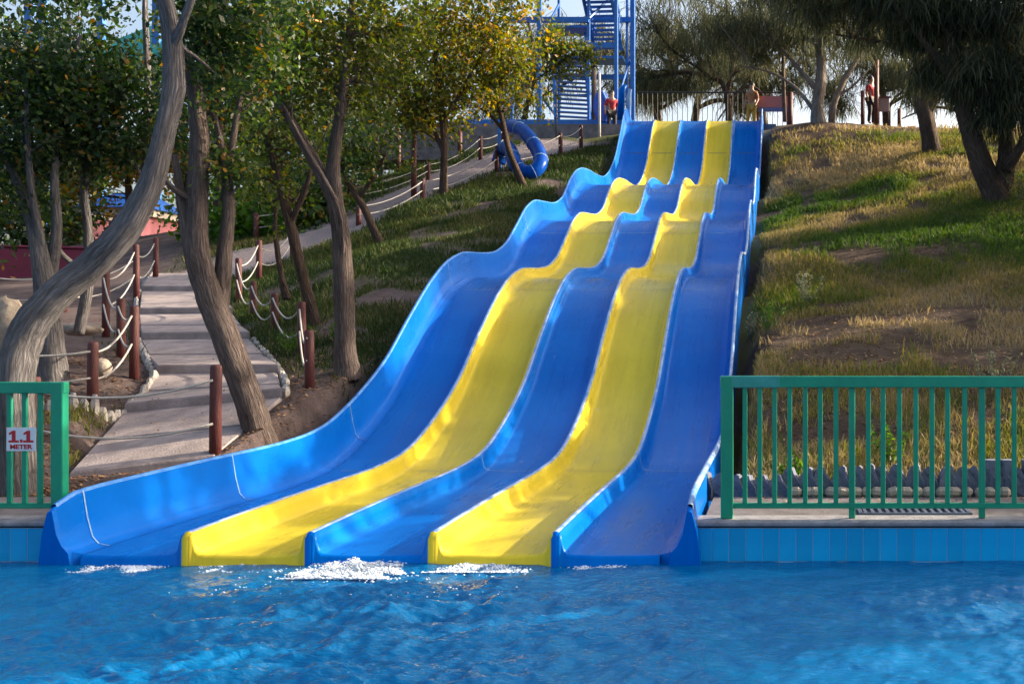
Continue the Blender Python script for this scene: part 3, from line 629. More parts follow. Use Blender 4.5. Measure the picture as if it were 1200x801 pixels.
# ------------------------------------------------------------------ rope fences
def rope_fence(posts, label, strands=(.86, .47), r=.062, sag=.12, order=None):
    root = None; tops = []
    for (px, pt, d) in posts:
        x = (px - CX) * d / F; g = float(ground(x, d)); zt_ = EYE + (400 - pt) * d / F
        if zt_ - g < .55: zt_ = g + .8
        if root is None: root = empty('rope_fence', (x, d, g), label, 'fence')
        lean = random.uniform(-.015, .015)
        mb = MB().tube([(x, d, g - .3), (x + lean * .5, d, (g + zt_) / 2), (x + lean, d, zt_ - .03), (x + lean, d, zt_)], [r, r * .98, r * .96, r * .82], 10)
        mb.build('post', POST, root, True); tops.append((x + lean, d, g, zt_))
    for (a, b2) in zip(tops[:-1], tops[1:]):
        for s in strands:
            p, q = np.array([a[0], a[1] - r, a[2] + (a[3] - a[2]) * s]), np.array([b2[0], b2[1] - r, b2[2] + (b2[3] - b2[2]) * s])
            ln = np.linalg.norm(q - p); pts = []
            for tt in np.linspace(0, 1, 9): v = p * (1 - tt) + q * tt; v[2] -= 4 * sag * min(ln, 2.5) / 1.6 * tt * (1 - tt); pts.append(v)
            MB().tube(pts, .0135, 6).build('rope', ROPE, root, True)
    return root
rope_fence([(-60, 420, 11.9), (108, 400, 12.5), (157, 358, 14.3), (142, 349, 15.6), (124, 314, 17.6), (160, 286, 21.5), (182, 278, 24.2)], 'rope fence with oxblood posts along the left side of the stepped path')
rope_fence([(40, 505, 10.9), (252, 427, 11.3)], 'single oxblood post and ropes at the foot of the stepped path beside the slide', (.83, .34))
rope_fence([(363, 386, 13.6), (354, 353, 15.6), (322, 343, 17.4), (297, 329, 19.2), (280, 302, 21), (303, 281, 22.6), (343, 268, 25.6)], 'rope fence with oxblood posts along the right edge of the stepped path', sag=.16)
rope_fence([(420, 238, 28.2), (495, 209, 29.6), (582, 186, 33), (657, 171, 35.6), (681, 168, 37.2)], 'rope fence on the slide side of the upper dirt path', r=.07)
rope_fence([(300, 268, 29), (405, 225, 31.5), (502, 190, 33.6), (563, 176, 36), (590, 184, 37)], 'rope fence on the far side of the upper dirt path', r=.07)
rope_fence([(-40, 330, 20), (75, 318, 20.5), (160, 300, 23)], 'rope fence in front of the maroon wall', (.9, .4))
for (px, pt, pb, d, lab) in ((467, 150, 190, 37, 'dark timber post behind the upper path left of two'), (539, 150, 195, 38, 'dark timber post behind the upper path under the olive tree'), (485, 150, 233, 31, 'tall dark timber post beside the upper path')):
    x = (px - CX) * d / F; g = float(ground(x, d))
    tag(MB().tube([(x, d, g - .3), (x, d, EYE + (400 - pt) * d / F)], .08, 10).build('timber_post', POST, None, True), lab, 'post')

# ------------------------------------------------------------------ trees
def sample_ball(n, r): 
    v = RNG.normal(size=(n, 3)); v /= np.linalg.norm(v, axis=1)[:, None]; return v * (RNG.random(n) ** (1 / 2.2))[:, None] * np.asarray(r)
def frame_quads(C, A, B, fold=.0):
    """leaf rhombi: centre C, long half axis A, short half axis B"""
    n = len(C); V = np.empty((n, 4, 3)); V[:, 0] = C - A; V[:, 1] = C + B; V[:, 2] = C + A; V[:, 3] = C - B
    return V.reshape(-1, 3), np.arange(n * 4).reshape(n, 4)
LEAFK = 1.75
def leaf_mesh(clumps, size, n_per, tone=(.2, .9), droop=.35, lk=LEAFK):
    """clumps: (centre, radius, weight). Leaves sit in small sprays round random twig points."""
    Cs, As, Bs, Ts = [], [], [], []
    sat = [(np.asarray(c) + sample_ball(1, (r * 1.5, r * 1.5, r * 1.3))[0] - np.array([0, 0, r * .25]), r * random.uniform(.25, .5), w * .11) for c, r, w in clumps for _ in range(4)]
    for (c, r, w) in list(clumps) + sat:
        ns = max(int(lk * n_per * w / 9), 3); tw = np.asarray(c) + sample_ball(ns, (r, r, r * .8))
        n = ns * 9; C = np.repeat(tw, 9, 0) + RNG.normal(size=(n, 3)) * size * 1.25
        A = RNG.normal(size=(n, 3)); A[:, 2] -= droop * 1.5; A /= np.linalg.norm(A, axis=1)[:, None]
        Bv = np.cross(A, RNG.normal(size=(n, 3))); Bv /= np.linalg.norm(Bv, axis=1)[:, None] + 1e-9
        s = size * 1.18 * RNG.uniform(.5, 1.35, n)[:, None]
        Cs.append(C); As.append(A * s * .5); Bs.append(Bv * s * .27)
        tn = np.repeat(RNG.uniform(tone[0], tone[1], ns), 9) + RNG.normal(0, .12, n); Ts.append(np.where(RNG.random(n) > .97, .97, np.clip(tn, 0, .95)))
    V, Fq = frame_quads(np.concatenate(Cs), np.concatenate(As), np.concatenate(Bs))
    return V, Fq, np.concatenate(Ts)
def needle_mesh(clumps, n_per, length=(.35, .9), width=.016, tone=(.1, .8)):
    """weeping casuarina strands: each a thin bent ribbon hanging from a twig"""
    Vs, Ts = [], []
    for (c, r, w) in clumps:
        ns = max(int(n_per * w / 12), 2); tw = np.asarray(c) + sample_ball(ns, (r, r, r * .65)); n = ns * 12
        p0 = np.repeat(tw, 12, 0) + RNG.normal(size=(n, 3)) * np.array([.13, .13, .10])
        dirh = np.repeat(RNG.normal(size=(ns, 2)), 12, 0) * 1.1 + RNG.normal(size=(n, 2)) * 1.2
        ln = RNG.uniform(*length, n); o = dirh * (ln * .24)[:, None]; ln = ln * np.repeat(RNG.uniform(.6, 1.15, ns), 12)
        p1 = p0 + np.c_[o, -ln * .45]; p2 = p1 + np.c_[o * .35, -ln * .55]
        ang = RNG.uniform(0, math.pi, n); wv = np.c_[np.cos(ang), np.sin(ang), np.zeros(n)] * (width * RNG.uniform(.6, 1.3, n) / 2)[:, None]
        Vs.append(np.stack([p0 - wv * .8, p0 + wv * .8, p1 + wv, p1 - wv, p2 + wv * .25, p2 - wv * .25], 1)); Ts.append(np.clip(np.repeat(RNG.uniform(*tone, ns), 12) + RNG.normal(0, .1, n), 0, 1))
    V = np.concatenate(Vs); n = len(V); b = np.arange(n)[:, None] * 6
    Fq = np.concatenate([b + np.array([[0, 1, 2, 3]]), b + np.array([[3, 2, 4, 5]])])
    T = np.concatenate(Ts); return V.reshape(-1, 3), Fq, np.concatenate([T, T])
def crown_obj(name, V, Fq, T, mat, parent):
    me = np_mesh(name, V - np.array(origin(parent)), [Fq], smooth=False)
    a = me.attributes.new('tone', 'FLOAT', 'FACE'); a.data.foreach_set('value', T.astype(np.float32))
    return link_mesh(name, me, mat, parent)
def rpx(w, d): return w / 2 * d / F           # half a width in photo pixels -> radius
def limb(mb, pts, lobes=.05, n=14, k=8):
    """pts: (px, py, d, width px)"""
    q = smooth_path([list(P(a, b2, d)) + [rpx(w * (.76 if a < 700 else .9), d)] for a, b2, d, w in pts], k)
    jit = np.cumsum(RNG.normal(0, .004, (len(q), 3)), 0) * (q[:, 3:4] * 6)
    mb.tube(q[:, :3] + jit, q[:, 3], n, lobes=lobes, rough=.025)
    return q
def twigs(mb, q, clumps, n=7, r0=.03):
    """thin branches from a limb out to each leaf clump"""
    pts = q[:, :3]
    for (c, r, w) in clumps:
        for _ in range(n):
            e = np.asarray(c) + sample_ball(1, (r * .8,) * 3)[0]
            i = int(np.argmin(np.linalg.norm(pts - e, axis=1))); i = max(0, min(len(pts) - 1, i - random.randint(0, 4)))
            s = pts[i]; mid = (s + e) / 2 + RNG.normal(0, .08, 3) * np.linalg.norm(e - s); mid[2] += .06 * np.linalg.norm(e - s)
            rr = min(r0, q[i, 3] * .5)
            mb.tube(smooth_path([s, mid, e], 4), np.linspace(rr, rr * .25, 9), 5, cap=False)
def tree(name, label, group, limbs, clumps, bark_m, leaf_m, size=.08, n_per=900, tone=(.15, .75), needles=None, twig=5, lobes=.05):
    base = P(*limbs[0][0][:3]); root = empty(name, base, label, 'tree', group)
    mb = MB(); qs = [limb(mb, l, lobes) for l in limbs]; allq = np.concatenate(qs)
    tr = mb.build('trunk', bark_m, root, True)
    cl = [(P(a, b2, d), r, w) for a, b2, d, r, w in clumps]
    if cl:
        if twig:
            tb = MB(); twigs(tb, allq, cl, twig, .028 if needles is None else .05); tb.build('branches', bark_m, root, True)
        if needles: V, Fq, T = needle_mesh(cl, n_per, *needles)
        else: V, Fq, T = leaf_mesh(cl, size, n_per, tone, lk=1.0 if leaf_m is LEAF_DARK else .72)
        crown_obj('crown', V, Fq, T, leaf_m, root)
    return root
GL = 'broadleaf trees left of the slide'
tree('leaning_tree', 'big grey trunk leaning in a long curve across the left of the path', GL,
  [[(22, 640, 9.6, 61), (20, 560, 9.6, 49), (18, 470, 9.6, 49), (30, 400, 9.65, 50), (62, 352, 9.7, 47), (110, 312, 9.8, 44), (150, 270, 9.85, 41), (180, 215, 9.9, 35), (196, 150, 9.95, 30), (207, 100, 10, 32), (205, 55, 10, 28), (196, 5, 10, 24), (185, -60, 10, 20), (182, -140, 10, 13)],
   [(203, 60, 10, 14), (222, 5, 9.9, 11), (250, -60, 9.8, 7)], [(190, -40, 10, 15), (150, -90, 10.2, 10), (110, -120, 10.4, 6)]],
  [(240, 15, 11.1, .42, 1), (285, 40, 11.3, .42, 1), (250, 75, 11.3, .3, .7), (225, -60, 10.9, .6, 1.2), (150, -80, 11.3, .6, 1.2), (90, -40, 11.4, .5, .8), (300, -20, 11.1, .5, 1), (60, -10, 11.4, .4, .6)], BARK_GREY, LEAF_DARK, .072, 620, (.05, .7), lobes=.06, twig=1)
tree('forked_tree', 'brown forked trunk standing at the right edge of the stepped path', GL,
  [[(312, 545, 12, 54), (304, 512, 12, 44), (288, 460, 12, 42), (266, 400, 12, 40), (243, 340, 12, 38), (230, 290, 12, 36), (230, 230, 12.05, 31), (231, 160, 12.1, 28), (226, 100, 12.1, 22), (219, 62, 12.1, 15)],
   [(240, 330, 12, 24), (222, 285, 12, 20), (213, 240, 12, 15), (205, 180, 12, 9)], [(255, 372, 12.1, 30), (262, 300, 12.2, 22), (267, 240, 12.2, 18), (262, 190, 12.2, 13), (252, 140, 12.2, 9), (240, 130, 12.2, 6)],
   [(262, 235, 12.2, 12), (280, 120, 12.3, 8), (300, 40, 12.4, 5)], [(230, 235, 12.05, 13), (205, 222, 11.9, 9), (190, 205, 11.8, 6)]],
  [(278, 200, 12.2, .22, .55), (262, 180, 12.2, .2, .3), (300, 90, 12.3, .5, 1), (320, 30, 12.3, .5, 1), (265, 40, 12.2, .45, 1), (235, 10, 12.2, .4, .9)], BARK_BROWN, LEAF_DARK, .066, 560, (.25, .85), lobes=.06)
tree('split_tree', 'split trunk rising from the bare earth just left of the slide', GL,
  [[(408, 445, 14.4, 46), (405, 420, 14.4, 34), (404, 380, 14.4, 30), (403, 330, 14.45, 30), (400, 280, 14.5, 27), (393, 235, 14.5, 24), (392, 180, 14.5, 19), (400, 120, 14.5, 15), (407, 60, 14.5, 12), (414, -10, 14.5, 9), (420, -70, 14.5, 5)],
   [(398, 250, 14.5, 19), (375, 200, 14.5, 18), (350, 155, 14.5, 17), (325, 105, 14.5, 14), (312, 50, 14.5, 10), (300, -20, 14.5, 7)], [(402, 300, 14.4, 9), (395, 240, 14.2, 7), (360, 175, 14, 6), (330, 120, 14, 4)]],
  [(370, 55, 14.5, .7, 1), (420, 45, 14.6, .7, 1), (405, 110, 14.7, .55, .8), (345, 90, 14.5, .6, .9), (320, 20, 14.5, .7, 1), (460, 30, 15, .7, 1), (455, 90, 15, .55, .7), (300, 60, 14.3, .5, .7), (440, -40, 14.5, .9, 1), (360, -40, 14.5, .9, 1)], BARK_BROWN, LEAF_OLIVE, .075, 900, (.0, .62))
tree('slim_tree', 'slim dark leaning trunk behind the right path rope', GL,
  [[(372, 390, 17.3, 26), (366, 365, 17.3, 18), (352, 310, 17.3, 16), (340, 260, 17.3, 15), (328, 215, 17.3, 12), (316, 170, 17.3, 9), (306, 120, 17.3, 6)], [(340, 262, 17.3, 9), (358, 220, 17.3, 8), (366, 185, 17.3, 5)]],
  [(318, 150, 17.3, .6, .8), (350, 170, 17.5, .5, .5), (300, 190, 17.3, .55, .5), (375, 130, 17.5, .6, .7), (330, 225, 17.6, .45, .35)], BARK_DARK, LEAF_OLIVE, .08, 620, (.0, .5))
tree('thin_tree', 'thin crooked sapling trunk between the path posts', GL,
  [[(336, 350, 19, 14), (330, 325, 19, 9), (324, 290, 19, 8), (322, 255, 19, 6), (330, 215, 19, 4)]],
  [(326, 220, 19, .4, .35)], BARK_DARK, LEAF_OLIVE, .08, 420, (.0, .5))
tree('bent_tree', 'short dark trunk bent over the upper dirt path', GL,
  [[(446, 285, 25, 17), (438, 268, 25, 12), (428, 245, 25, 11), (416, 225, 25, 10), (404, 205, 25, 7), (400, 180, 25, 5)], [(420, 232, 25, 7), (440, 205, 25, 5), (452, 180, 25, 3)]],
  [(415, 185, 25, .9, .9), (445, 170, 25.4, .8, .8), (385, 175, 25, .9, .9), (425, 150, 25.4, .9, .9)], BARK_DARK, LEAF_DARK, .10, 650, (.1, .8))
tree('thicket_tree', 'clump of grey stems behind the leaning trunk at far left', GL,
  [[(62, 450, 13.4, 46), (60, 400, 13.4, 34), (54, 345, 13.4, 31), (46, 290, 13.4, 24), (30, 235, 13.4, 15), (10, 190, 13.4, 10), (-8, 150, 13.4, 6)], [(56, 340, 13.5, 20), (66, 270, 13.5, 15), (64, 200, 13.5, 11), (70, 120, 13.6, 7), (95, 40, 13.6, 5)],
   [(50, 290, 13.4, 13), (38, 230, 13.3, 11), (32, 160, 13.2, 8), (30, 80, 13.2, 5)], [(92, 390, 14.2, 16), (104, 330, 14.2, 15), (103, 270, 14.2, 13), (98, 210, 14.2, 10), (112, 140, 14.2, 7), (150, 60, 14.3, 5)], [(104, 320, 14.2, 9), (75, 300, 14, 8), (55, 270, 13.8, 6)],
   [(170, 220, 14.6, 12), (172, 150, 14.6, 11), (173, 80, 14.6, 10), (170, 10, 14.6, 8), (172, -40, 14.6, 5)]],
  [(40, 60, 13.4, .62, 1), (85, 90, 13.6, .62, 1.1), (130, 75, 14.2, .5, .9), (55, 130, 13.4, .6, 1), (110, 140, 14, .6, 1), (150, 120, 14.2, .5, .8), (20, 170, 13.3, .55, .9), (90, 175, 14, .5, .8), (10, 100, 13.3, .5, .9), (150, 175, 14.4, .4, .5), (100, 20, 14, .5, .5), (15, 235, 13.6, .5, .5), (205, 165, 14.6, .4, .4)], BARK_GREY, LEAF_DARK, .078, 950, (.0, .7))
tree('olive_tree', 'olive crowned tree in the light beside the upper dirt path', GL,
  [[(520, 235, 30, 16), (520, 205, 30, 11), (521, 170, 30, 10), (517, 130, 30, 9), (512, 80, 30, 7), (505, 20, 30, 5)], [(521, 180, 30, 7), (508, 150, 30, 6), (494, 110, 30, 4)], [(519, 140, 30, 6), (545, 100, 30, 5), (570, 50, 30, 4)]],
  [(478, 60, 30, 1.3, 1), (520, 40, 30, 1.4, 1), (562, 60, 30, 1.4, 1), (592, 35, 30.5, 1.1, .8), (540, 98, 30, 1.2, .9), (500, 110, 30, 1.1, .9), (578, 100, 30.5, .9, .6), (466, 105, 30, 1.0, .8), (555, 10, 30, 1.4, 1), (605, 75, 30.5, .8, .45), (500, -10, 30, 1.5, 1), (520, 135, 30.5, .8, .5), (600, 0, 30.5, 1.0, .7), (470, 140, 30, .8, .5)], BARK_DARK, LEAF_OLIVE, .125, 1150, (.25, .98))
tree('ridge_tree', 'leaning dark tree in front of the curled blue flume', GL,
  [[(618, 228, 30.6, 15), (606, 200, 30.6, 10), (596, 175, 30.6, 9), (590, 150, 30.6, 8), (584, 115, 30.6, 6), (590, 80, 30.6, 4)], [(592, 155, 30.6, 6), (575, 135, 30.6, 5), (560, 125, 30.6, 3)], [(590, 130, 30.6, 4), (620, 100, 33.6, 3.5), (655, 75, 33.8, 2.5), (675, 62, 33.8, 2)]],
  [(655, 62, 33.8, .55, .9), (672, 58, 33.9, .45, .7), (640, 55, 33.8, .4, .5), (620, 85, 33.6, .7, .35), (652, 40, 33.8, .35, .3), (585, 95, 30.6, .9, .5), (605, 120, 33.6, .8, .25), (690, 65, 33.9, .35, .35), (665, 85, 33.8, .5, .3)], BARK_DARK, LEAF_OLIVE, .12, 560, (.1, .7), twig=7)
# ---- background trees beyond the left path
BG = [(150, 290, 36, [(150, 192, 36, .8, .8), (112, 205, 36, .8, .7), (185, 190, 36, .8, .6), (130, 178, 36, 1.0, .7), (80, 215, 36, .8, .6)], LEAF_AUTUMN, 'yellow and orange leaved tree behind the leaning trunk'),
      (215, 290, 40, [(215, 150, 40, 2.2, 1), (250, 120, 40, 2.2, 1), (190, 110, 40, 2.0, 1), (240, 190, 40, 1.6, .7), (275, 170, 40, 1.8, .7)], LEAF_DARK, 'dark leafy background tree behind the forked trunk'),
      (330, 280, 36, [(330, 190, 36, 1.8, 1), (300, 160, 36, 2, 1), (360, 150, 36, 2.0, 1), (320, 230, 36, 1.4, .7), (290, 225, 36, 1.4, .7), (350, 110, 36, 2.2, 1), (375, 205, 36, 1.3, .6)], LEAF_DARK, 'dark leafy background tree behind the slim trunk'),
      (430, 230, 42, [(430, 130, 42, 2, 1), (400, 90, 42, 2.4, 1), (460, 100, 42, 2.2, .8), (415, 170, 42, 1.6, .7), (455, 150, 42, 1.5, .6), (440, 50, 42, 2.4, .8)], LEAF_OLIVE, 'olive background tree above the bent trunk'),
      (30, 300, 38, [(20, 220, 38, 2, 1), (55, 200, 38, 2, 1), (10, 260, 38, 1.6, 1), (50, 260, 38, 1.4, .9), (-20, 180, 38, 2.4, 1), (85, 240, 38, 1.1, .6)], LEAF_DARK, 'dark dense background tree above the maroon wall'),
      (290, 300, 30, [(290, 265, 30, 1.0, .8), (262, 270, 30, .9, .7), (315, 262, 30, .9, .7), (240, 255, 30, .9, .6)], LEAF_BRIGHT, 'low green bush-like tree at the turn of the path')]
def bgt(px, d, spots, lm, lab): BG.append((px, 0, d, [(a, b2, d + random.uniform(-1, 1), r, w) for a, b2, r, w in spots], lm, lab))
bgt(70, 46, [(50, 120, 2.4, .8), (20, 90, 2.4, .8), (80, 70, 2.0, .5), (30, 170, 2.2, .9), (105, 165, 1.6, .6)], LEAF_DARK, 'tall dark background tree behind the grey stems')
bgt(255, 33, [(255, 90, 1.8, 1), (285, 130, 1.8, 1), (300, 70, 1.8, 1), (250, 40, 1.8, .9), (280, 10, 2, .9)], LEAF_DARK, 'dark background tree rising between the forked and split trunks')
bgt(395, 40, [(390, 40, 2.6, 1), (360, 20, 2.4, 1), (420, 70, 2.4, .9), (375, 110, 2, .8), (340, 55, 2.2, .9), (400, 190, 1.6, .7)], LEAF_OLIVE, 'olive background tree behind the split trunk')
bgt(475, 46, [(470, 60, 2.6, .8), (500, 100, 2.4, .7), (450, 20, 2.6, .8), (520, 60, 2.4, .6), (485, 140, 1.6, .5), (540, 30, 2.4, .6)], LEAF_OLIVE, 'hazy olive background tree behind the olive crowned tree')
bgt(345, 31, [(340, 240, 1.1, .8), (368, 225, 1.0, .7), (312, 215, 1.1, .7), (385, 245, .8, .5)], LEAF_DARK, 'low dark background tree under the split trunk fork')
bgt(-30, 30, [(-20, 120, 2.2, 1), (10, 60, 2, .8), (-40, 30, 2.4, 1), (0, 200, 1.6, 1)], LEAF_DARK, 'dark tree cut by the left edge of the view')
for (px, py, d, cl, lm, lab) in BG:
    g = float(ground((px - CX) * d / F, d)); gp = 400 - (g - EYE) * F / d
    topy = min(c[1] for c in cl)
    tree('background_tree', lab, 'background trees on the left', [[(px, gp + 6, d, 16), (px + 2, (gp + topy) / 2 + 10, d, 12), (px - 3, topy + 15, d, 6)]], cl, BARK_DARK, lm, .17, 900, (.0, .85), twig=3)
# ---- casuarinas on the hill
GC = 'weeping casuarinas on the hill'
def cas(label, limbs, clumps, n_per, width, ln=(.4, 1.1), bm=BARK_DARK, tone=(.1, .8), twig=4, lobes=.08):
    return tree('casuarina_tree', label, GC, limbs, clumps, bm, NEEDLE, 0, n_per, needles=(ln, width, tone), twig=twig, lobes=lobes)
cas('large dark multi stemmed casuarina at the right edge of the hill',
  [[(1172, 250, 24, 43), (1166, 225, 24, 34), (1152, 195, 24, 30), (1140, 160, 24, 26), (1128, 120, 24, 23), (1116, 75, 24, 20), (1112, 20, 24, 16), (1120, -60, 24, 12), (1130, -180, 24, 7), (1140, -300, 24, 4)],
   [(1170, 228, 24, 28), (1180, 190, 24, 25), (1178, 150, 24, 21), (1172, 100, 24, 18), (1180, 40, 24, 14), (1200, -60, 24, 10)], [(1180, 200, 23.8, 15), (1200, 165, 23.6, 13), (1225, 120, 23.4, 11), (1260, 40, 23, 7)],
   [(1128, 122, 24, 13), (1100, 70, 24, 11), (1060, 20, 24, 8), (1010, -40, 24, 5)], [(1116, 80, 24, 10), (1085, 60, 24.4, 7), (1040, 50, 25, 5), (980, 40, 25.5, 3)]],
  [(1150, 2, 24, 1.0, 1), (1120, 22, 24.2, .9, 1), (1180, 32, 24, .9, 1), (1090, -8, 24, 1.0, 1.2), (1050, 2, 24.4, .9, 1.2), (1010, -13, 24.6, .9, 1.2), (1200, -18, 23.5, 1, 1), (1070, -68, 24, 1.3, 1.2), (1130, -78, 24, 1.4, 1), (1180, -98, 24, 1.4, 1), (1000, -78, 24.5, 1.3, 1.2), (950, -38, 25, 1.0, 1.1), (960, 2, 25.2, .8, .9), (1100, 72, 24.3, .5, .45), (1130, 92, 24, .5, .4), (1192, 92, 23.6, .5, .6), (1150, 82, 23.7, .6, .5), (1070, 37, 24.5, .6, .7), (1195, 132, 23.5, .35, .3), (1240, 22, 23, 1.2, 1), (1120, 100, 24.2, .4, .35), (1150, 108, 24, .4, .35), (1190, 112, 23.6, .5, .5), (1165, 140, 23.7, .3, .2), (1085, 85, 24.5, .4, .4), (1140, 70, 24, .7, .7), (1195, 75, 23.6, .7, .8), (1160, 132, 23.7, .35, .25)], 1250, .022, (.22, .62), twig=11, tone=(.2, 1))
cas('casuarina with a leaning forked trunk just behind the large one',
  [[(1097, 190, 31, 32), (1092, 172, 31, 24), (1088, 145, 31, 22), (1082, 115, 31, 20), (1078, 80, 31, 16), (1070, 30, 31, 12), (1060, -60, 31, 7)], [(1086, 135, 31, 13), (1100, 105, 31, 11), (1112, 70, 31, 8), (1130, 10, 31, 5)]],
  [(1080, 2, 31, 1.2, 1), (1040, 12, 31, 1.1, 1), (1110, 22, 31, 1.1, 1), (1060, -38, 31, 1.5, 1), (1000, -18, 31, 1.4, 1.1), (1120, -38, 31, 1.5, 1), (1010, 32, 31, .7, .5), (1060, 42, 31, .7, .4), (960, -8, 31.5, 1.1, .9), (920, -18, 32, 1.2, .9)], 1250, .026, (.25, .7), twig=8)
cas('pale forked tree standing on the crest of the hill',
  [[(960, 146, 37, 22), (959, 125, 37, 16), (961, 100, 37, 15), (962, 75, 37, 12), (958, 40, 37, 9), (950, -20, 37, 6)], [(961, 108, 37, 9), (945, 90, 37, 7), (928, 70, 37, 5), (905, 45, 37, 3.5)], [(975, 146, 37.2, 10), (978, 120, 37.2, 9), (988, 95, 37.2, 8), (1003, 70, 37.2, 6), (1020, 40, 37.2, 4)], [(957, 134, 37, 6), (935, 105, 37, 4.5), (905, 85, 37, 3), (870, 78, 37, 2)], [(982, 112, 37.2, 4), (1000, 100, 37.2, 3), (1018, 80, 37.2, 2)]],
  [(950, 35, 37, 1.4, 1), (900, 30, 37, 1.4, 1), (1000, 40, 37, 1.2, .8), (870, 20, 37, 1.5, .9), (930, 0, 37, 1.8, 1), (840, 30, 37.5, 1.2, .7), (890, 62, 37.5, .8, .4), (1010, 0, 37, 1.6, .9)], 700, .030, (.25, .7), tone=(.3, 1), bm=BARK_PALE, twig=8)
cas('thin straight tree trunk on the crest right behind the hoarding',
  [[(920, 142, 39, 6), (919, 110, 39, 5), (918, 60, 39, 4.5), (917, -20, 39, 3)]], [(905, 30, 39, 1.4, 1), (935, 20, 39, 1.4, .8), (880, 45, 39.5, 1, .5), (860, -20, 39, 2, 1)], 600, .030, tone=(.3, 1), bm=BARK_BROWN)
cas('wispy casuarina spreading behind the black railing at the top',
  [[(855, 150, 46, 9), (852, 110, 46, 8), (838, 92, 46, 6), (800, 85, 46, 5), (760, 92, 46, 3.5)], [(852, 110, 46, 6), (860, 60, 46, 5), (850, 0, 46, 3.5)], [(850, 120, 46, 4), (880, 100, 46, 3.5), (905, 125, 46, 2.5)], [(838, 92, 46, 4), (790, 60, 46, 3), (765, 30, 46, 2)]],
  [(790, 40, 46, 1.6, .55), (830, 45, 46, 1.6, .9), (770, 70, 46, 1.2, .4), (810, 5, 46, 2, .9), (860, 30, 46, 1.6, .9), (765, 93, 46, .8, .55), (830, 80, 46, 1.0, .3), (780, 0, 46, 1.8, .55), (885, 75, 46, 1, .35), (800, 95, 46, .5, .3), (745, 20, 46, 1.4, .3)], 700, .030, tone=(.3, 1), twig=8)
cas('bare branched tree seen through the blue stair tower',
  [[(612, 160, 48, 9), (618, 120, 48, 7), (628, 80, 48, 5), (618, 20, 48, 4)], [(618, 120, 48, 5), (650, 105, 48, 4), (705, 70, 48, 3), (725, 30, 48, 2)], [(620, 110, 48, 4), (590, 80, 48, 3), (570, 110, 48, 2)], [(640, 110, 48, 3), (690, 110, 48, 2.5), (715, 95, 48, 1.5)]],
  [(615, 40, 48, 1.5, .3), (640, 90, 48, 1.4, .25), (610, 100, 48, 1.4, .35), (705, 60, 48, 1.2, .3), (720, 95, 48, 1.0, .25), (690, 30, 48, 1.2, .2), (600, 60, 48, 1.5, .3), (575, 130, 48, 1.0, .4)], 900, .03, tone=(.4, 1), twig=10)
def bare(label, px, d, seed, top, n=9, dens=.25):
    rr = random.Random(seed); L0 = [[(px, 158, d, 11), (px + rr.uniform(-6, 6), 120, d, 9), (px + rr.uniform(-14, 14), 80, d, 6.5), (px + rr.uniform(-24, 24), top, d, 3)]]
    for k in range(n):
        y0 = rr.uniform(75, 135); sg = rr.choice((-1, 1)); x1 = px + sg * rr.uniform(18, 38); x2 = x1 + sg * rr.uniform(18, 46)
        L0.append([(px + rr.uniform(-3, 3), y0, d, 4.5), (x1, y0 - rr.uniform(5, 30), d, 3.2), (x2, y0 - rr.uniform(-18, 48), d, 1.6)])
    cl = [(px + rr.uniform(-75, 75), rr.uniform(25, 120), d + rr.uniform(-1.5, 1.5), rr.uniform(.8, 1.7), dens * rr.uniform(.5, 1.3)) for _ in range(13)]
    cas(label, L0, cl, 1300, .032, bm=BARK_PALE if seed % 2 else BARK_DARK, tone=(.35, 1), twig=9)
bare('bare grey tree left behind the black railing', 775, 52, 1, 30)
bare('twiggy tree behind the middle of the black railing', 812, 56, 2, 20)
bare('branching grey tree behind the right end of the banner', 897, 50, 3, 20)
bare('twiggy tree far behind the notice board', 1040, 55, 4, 30, 7, .3)
bare('thin twiggy tree between the two leaning casuarinas', 1130, 50, 5, 30, 7, .4)
bare('bare tree behind the left column of the stair tower', 580, 54, 6, 20, 8, .2)
# unseen trees added right of the pool to shade hill, slide and pool
for (x, y, h, lab) in ((12, 16.5, 11.5, 'added shade casuarina on the bank right of the frame nearest the slide end'), (12.5, 21, 9.5, 'added shade casuarina on the bank right of the frame level with the big one'), (13.5, 27, 8, 'added shade casuarina on the bank right of the frame above the big one'), (12.5, 12.8, 11, 'added shade casuarina right of the pool beyond the frame'), (13.5, 8.9, 9, 'small added shade casuarina at the pool corner beyond the right of the frame')):
    g = float(ground(x, y))
    lm = [[(CX + (x + a) * F / y, 400 - (g + h * q - EYE) * F / y, y, w * F / y) for a, q, w in ((0, -.03, .55), (-.2, .4, .36), (.2, 1, .08))]]
    cl = []
    for _ in range(40 if y > 16 else 26 if y > 12 else 14):
        wx_, wz_ = x + random.uniform(-2.6, 2.6), g + h * random.uniform(.12, 1.02); yy = y + random.uniform(-3.2, 3.2)
        cl.append((CX + wx_ * F / yy, 400 - (wz_ - EYE) * F / yy, yy, random.uniform(.25, .55), random.uniform(.3, .8)))
    cas(lab, lm, cl, 620, .045, (.3, .8), twig=2)
